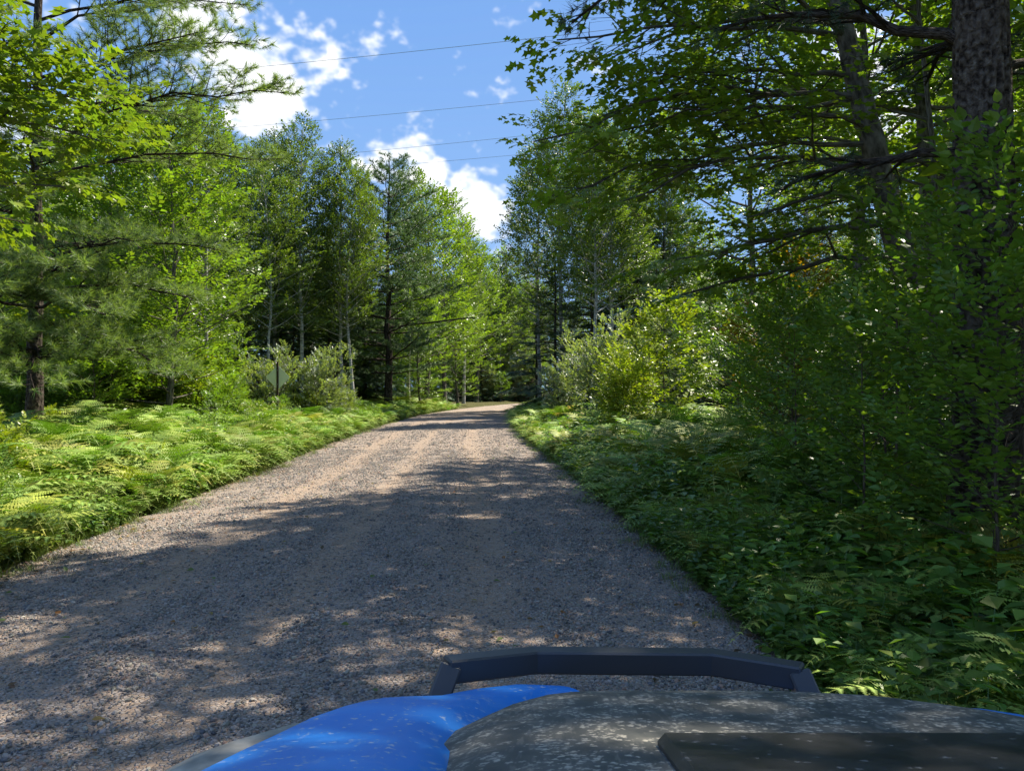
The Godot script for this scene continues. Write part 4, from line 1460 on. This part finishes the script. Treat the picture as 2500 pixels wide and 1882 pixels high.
func build_car() -> void:
	# z is minus metres ahead of the driver's eye; x measured from the car's middle
	var mid := 0.3
	var o := thing("utility_vehicle", "dusty off-road vehicle with blue fenders and a black front bumper bar", "vehicle", Vector3(mid, 0.03, 0))
	var q := func(x: float, d: float, y: float) -> Vector3: return Vector3(x - mid, y - 0.03, -d)
	var blue := speckled(Color(0.0, 0.22, 0.72), Color(0.58, 0.58, 0.53), 0.5, 21, 1300, 0.02)
	blue.clearcoat_enabled = true
	blue.clearcoat = 0.15
	blue.clearcoat_roughness = 0.4
	var dusty := speckled(Color(0.034, 0.040, 0.040), Color(0.50, 0.45, 0.35), 0.6, 31, 5200, 0.12)
	var flare_mat := speckled(Color(0.14, 0.13, 0.11), Color(0.45, 0.41, 0.33), 0.8, 41, 900, 0.7)
	var black := plain(Color(0.018, 0.018, 0.02), 0.38)
	# hood: dark middle panel
	var st := start()
	var rows := []
	for d in [1.86, 1.80, 1.76, 1.70, 1.62, 1.5, 1.38, 1.25, 1.1, 0.95, 0.85]:
		var y: float = 0.915 + (1.75 - d) * 0.205 - 0.08 * pow(maxf(d - 1.62, 0.0) / 0.24, 2.0)
		var left := lerpf(-0.13, 0.02, smoothstep(1.4, 1.86, d))
		var right := lerpf(1.10, 0.66, smoothstep(1.45, 1.86, d))
		var row := []
		for i in 17:
			var u := i / 16.0
			var e: float = absf(u * 2.0 - 1.0)
			row.append(q.call(lerpf(left, right, u), d, y + 0.012 - 0.05 * pow(e, 6.0)))
		rows.append(row)
	loft(rows, st)
	var hood := part("hood", done(st), dusty, o)
	hood.set_meta("label", "dark dust-spotted hood panel")
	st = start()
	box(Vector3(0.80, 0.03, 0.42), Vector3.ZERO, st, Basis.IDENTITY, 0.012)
	var reflection_panel := part("dash_reflection_panel", done(st), speckled(Color(0.012, 0.012, 0.013), Color(0.16, 0.15, 0.13), 0.45, 51, 500, 0.10), o)  # added dark panel, shaped to stand in for the dash reflected in the windscreen
	reflection_panel.position = q.call(0.63, 1.005, 1.083)
	reflection_panel.rotation.x = -0.2
	# left fender: outer edge, inner edge
	var outer := [[1.0, -0.52, 1.07], [1.15, -0.476, 1.022], [1.28, -0.463, 0.990], [1.4, -0.443, 0.962], [1.52, -0.40, 0.946], [1.6, -0.35, 0.936], [1.68, -0.322, 0.914], [1.75, -0.296, 0.892], [1.85, -0.21, 0.850], [1.93, -0.09, 0.842], [1.99, 0.01, 0.830], [2.02, 0.10, 0.815]]
	var inner := [[1.0, -0.105, 1.075], [1.15, -0.108, 1.04], [1.28, -0.11, 1.01], [1.4, -0.105, 0.965], [1.52, -0.085, 0.935], [1.6, -0.06, 0.915], [1.68, -0.03, 0.896], [1.75, 0.0, 0.880], [1.82, 0.035, 0.862], [1.87, 0.08, 0.846], [1.9, 0.13, 0.835], [1.92, 0.20, 0.825]]
	for sg in [1.0, -1.0]:
		var f := start()
		var fr := []
		for i in range(outer.size() - 1, -1, -1):
			var a: Array = outer[i]
			var b: Array = inner[i]
			var pa := Vector3(a[1] - mid, a[2], -a[0])
			var pb := Vector3(b[1] - mid, b[2], -b[0])
			var row := []
			var fall: float = smoothstep(2.05, 1.7, a[0])
			row.append(pa + Vector3(-0.05, -0.34, 0.0) * fall + Vector3(0, -0.12, -0.02) * (1.0 - fall))
			row.append(pa + Vector3(-0.035, -0.05, 0.0) * fall + Vector3(0, -0.03, -0.01) * (1.0 - fall))
			row.append(pa + Vector3(-0.012, -0.010, 0.0))
			for k in 9:
				var u := k / 8.0
				row.append(pa.lerp(pb, u) + Vector3(0, 0.010 * sin(PI * u) - 0.022 * smoothstep(0.72, 1.0, u), 0))
			row.append(pb + Vector3(0.03, -0.07, 0.0))
			for k in row.size():
				var v: Vector3 = row[k]
				row[k] = Vector3(v.x * sg + (0.0 if sg > 0.0 else 0.12), v.y - 0.03 - (0.0 if sg > 0.0 else 0.018 + 0.06 * (1.0 - fall)), v.z)
			if sg < 0.0:
				row.reverse()
			fr.append(row)
		loft(fr, f)
		part("fender", done(f), blue, o)
		f = start()
		fr = []
		for t in [[1.78, -0.36, 0.80, -0.40, 0.77], [1.65, -0.42, 0.875, -0.50, 0.858], [1.5, -0.46, 0.905, -0.62, 0.884], [1.35, -0.50, 0.925, -0.72, 0.872], [1.2, -0.53, 0.95, -0.79, 0.86], [1.0, -0.56, 0.98, -0.83, 0.84]]:
			var row := []
			for v in [Vector3(t[3] - 0.01, t[4] - 0.12, -t[0]), Vector3(t[3], t[4], -t[0]), Vector3(lerpf(t[3], t[1], 0.4), lerpf(t[4], t[2], 0.5) + 0.012, -t[0]), Vector3(t[1], t[2], -t[0]), Vector3(t[1] + 0.05, t[2] - 0.02, -t[0])]:
				row.append(Vector3((v.x - mid) * sg + (0.0 if sg > 0.0 else 0.06), v.y - 0.03, v.z))
			if sg < 0.0:
				row.reverse()
			fr.append(row)
		loft(fr, f)
		part("fender_flare", done(f), flare_mat, o)
	# bumper bar
	var line := [Vector3(-0.27 - mid, 0.58, -1.86), Vector3(-0.165 - mid, 0.835, -2.0), Vector3(0.064 - mid, 0.817, -2.12), Vector3(0.558 - mid, 0.812, -2.12), Vector3(0.757 - mid, 0.818, -2.0), Vector3(0.83 - mid, 0.58, -1.86)]
	st = start()
	for i in line.size() - 1:
		var a: Vector3 = line[i]
		var b: Vector3 = line[i + 1]
		var dir := (b - a).normalized()
		var up := (Vector3.UP - dir * dir.y).normalized() if absf(dir.y) < 0.8 else (Vector3.BACK - dir * dir.z).normalized()
		box(Vector3(0.056, a.distance_to(b) + 0.020, 0.062), (a + b) * 0.5, st, frame(dir, up), 0.005)
	var bar := plain(Color(0.05, 0.052, 0.056), 0.45)
	part("bumper_bar", done(st), bar, o)
	# the rest of the front, below what the driver sees
	st = start()
	box(Vector3(0.86, 0.34, 0.10), Vector3(0, 0.60, -1.84), st, Basis.IDENTITY, 0.03)
	part("grille", done(st), black, o)
	st = start()
	box(Vector3(0.62, 0.24, 2.3), Vector3(0, 0.40, -0.62), st, Basis.IDENTITY, 0.03)
	part("chassis", done(st), black, o)
	for sg in [-1.0, 1.0]:
		var t := TorusMesh.new()
		t.inner_radius = 0.17
		t.outer_radius = 0.33
		t.rings = 40
		t.ring_segments = 16
		var tyre := part("tyre", t, plain(Color(0.02, 0.02, 0.02), 0.9), o)
		tyre.position = Vector3(sg * 0.62, 0.30, -1.38)
		tyre.rotation.z = PI / 2
		tyre.scale = Vector3(1, 1.5, 1)
		var c := CylinderMesh.new()
		c.top_radius = 0.19
		c.bottom_radius = 0.19
		c.height = 0.16
		var rim := part("rim", c, plain(Color(0.3, 0.3, 0.31), 0.4, 0.8), o)
		rim.position = tyre.position
		rim.rotation.z = PI / 2
		var head := part("headlight", SphereMesh.new(), plain(Color(0.5, 0.52, 0.55), 0.15), o)
		head.position = Vector3(sg * 0.40, 0.66, -1.88)
		head.scale = Vector3(0.16, 0.08, 0.06)


# ---------------------------------------------------------------- everything
func _ready() -> void:
	rng.seed = 20240607
	var cam := Camera3D.new()
	cam.name = "camera"
	cam.fov = 53.95
	cam.near = 0.05
	cam.far = 2000.0
	add_child(cam)
	cam.position = Vector3(0, 1.6, 0)
	cam.rotation = Vector3(0.0066, 0, 0)
	cam.current = true

	lumps.seed = 3
	lumps.frequency = 0.05
	lumps.fractal_octaves = 2
	fbm.seed = 8
	fbm.frequency = 1.0
	fbm.fractal_octaves = 4
	var az := deg_to_rad(54.0)
	var el := deg_to_rad(54.0)
	var sun_dir := Vector3(sin(az) * cos(el), sin(el), -cos(az) * cos(el))
	var sun := DirectionalLight3D.new()
	sun.name = "sun"
	sun.light_energy = 1.6
	sun.light_color = Color(1.0, 0.965, 0.90)
	sun.light_angular_distance = 0.53
	sun.shadow_enabled = true
	add_child(sun)
	sun.look_at_from_position(sun_dir * 50.0, Vector3.ZERO)

	var env := Environment.new()
	env.background_mode = Environment.BG_SKY
	var sky := Sky.new()
	sky.sky_material = build_sky(sun_dir)
	env.sky = sky
	env.tonemap_mode = Environment.TONE_MAPPER_LINEAR
	env.tonemap_exposure = 2.25
	env.background_energy_multiplier = 0.60
	env.sdfgi_enabled = true
	env.ssao_enabled = true
	env.ssil_enabled = true
	var we := WorldEnvironment.new()
	we.name = "world_environment"
	we.environment = env
	add_child(we)

	make_materials()
	make_sprigs()
	build_ground()
	build_road()
	make_protos()
	build_woods()
	build_near_trees()
	build_sign()
	build_wires()
	build_car()
	build_low_plants()
	build_litter()
	build_gravel()
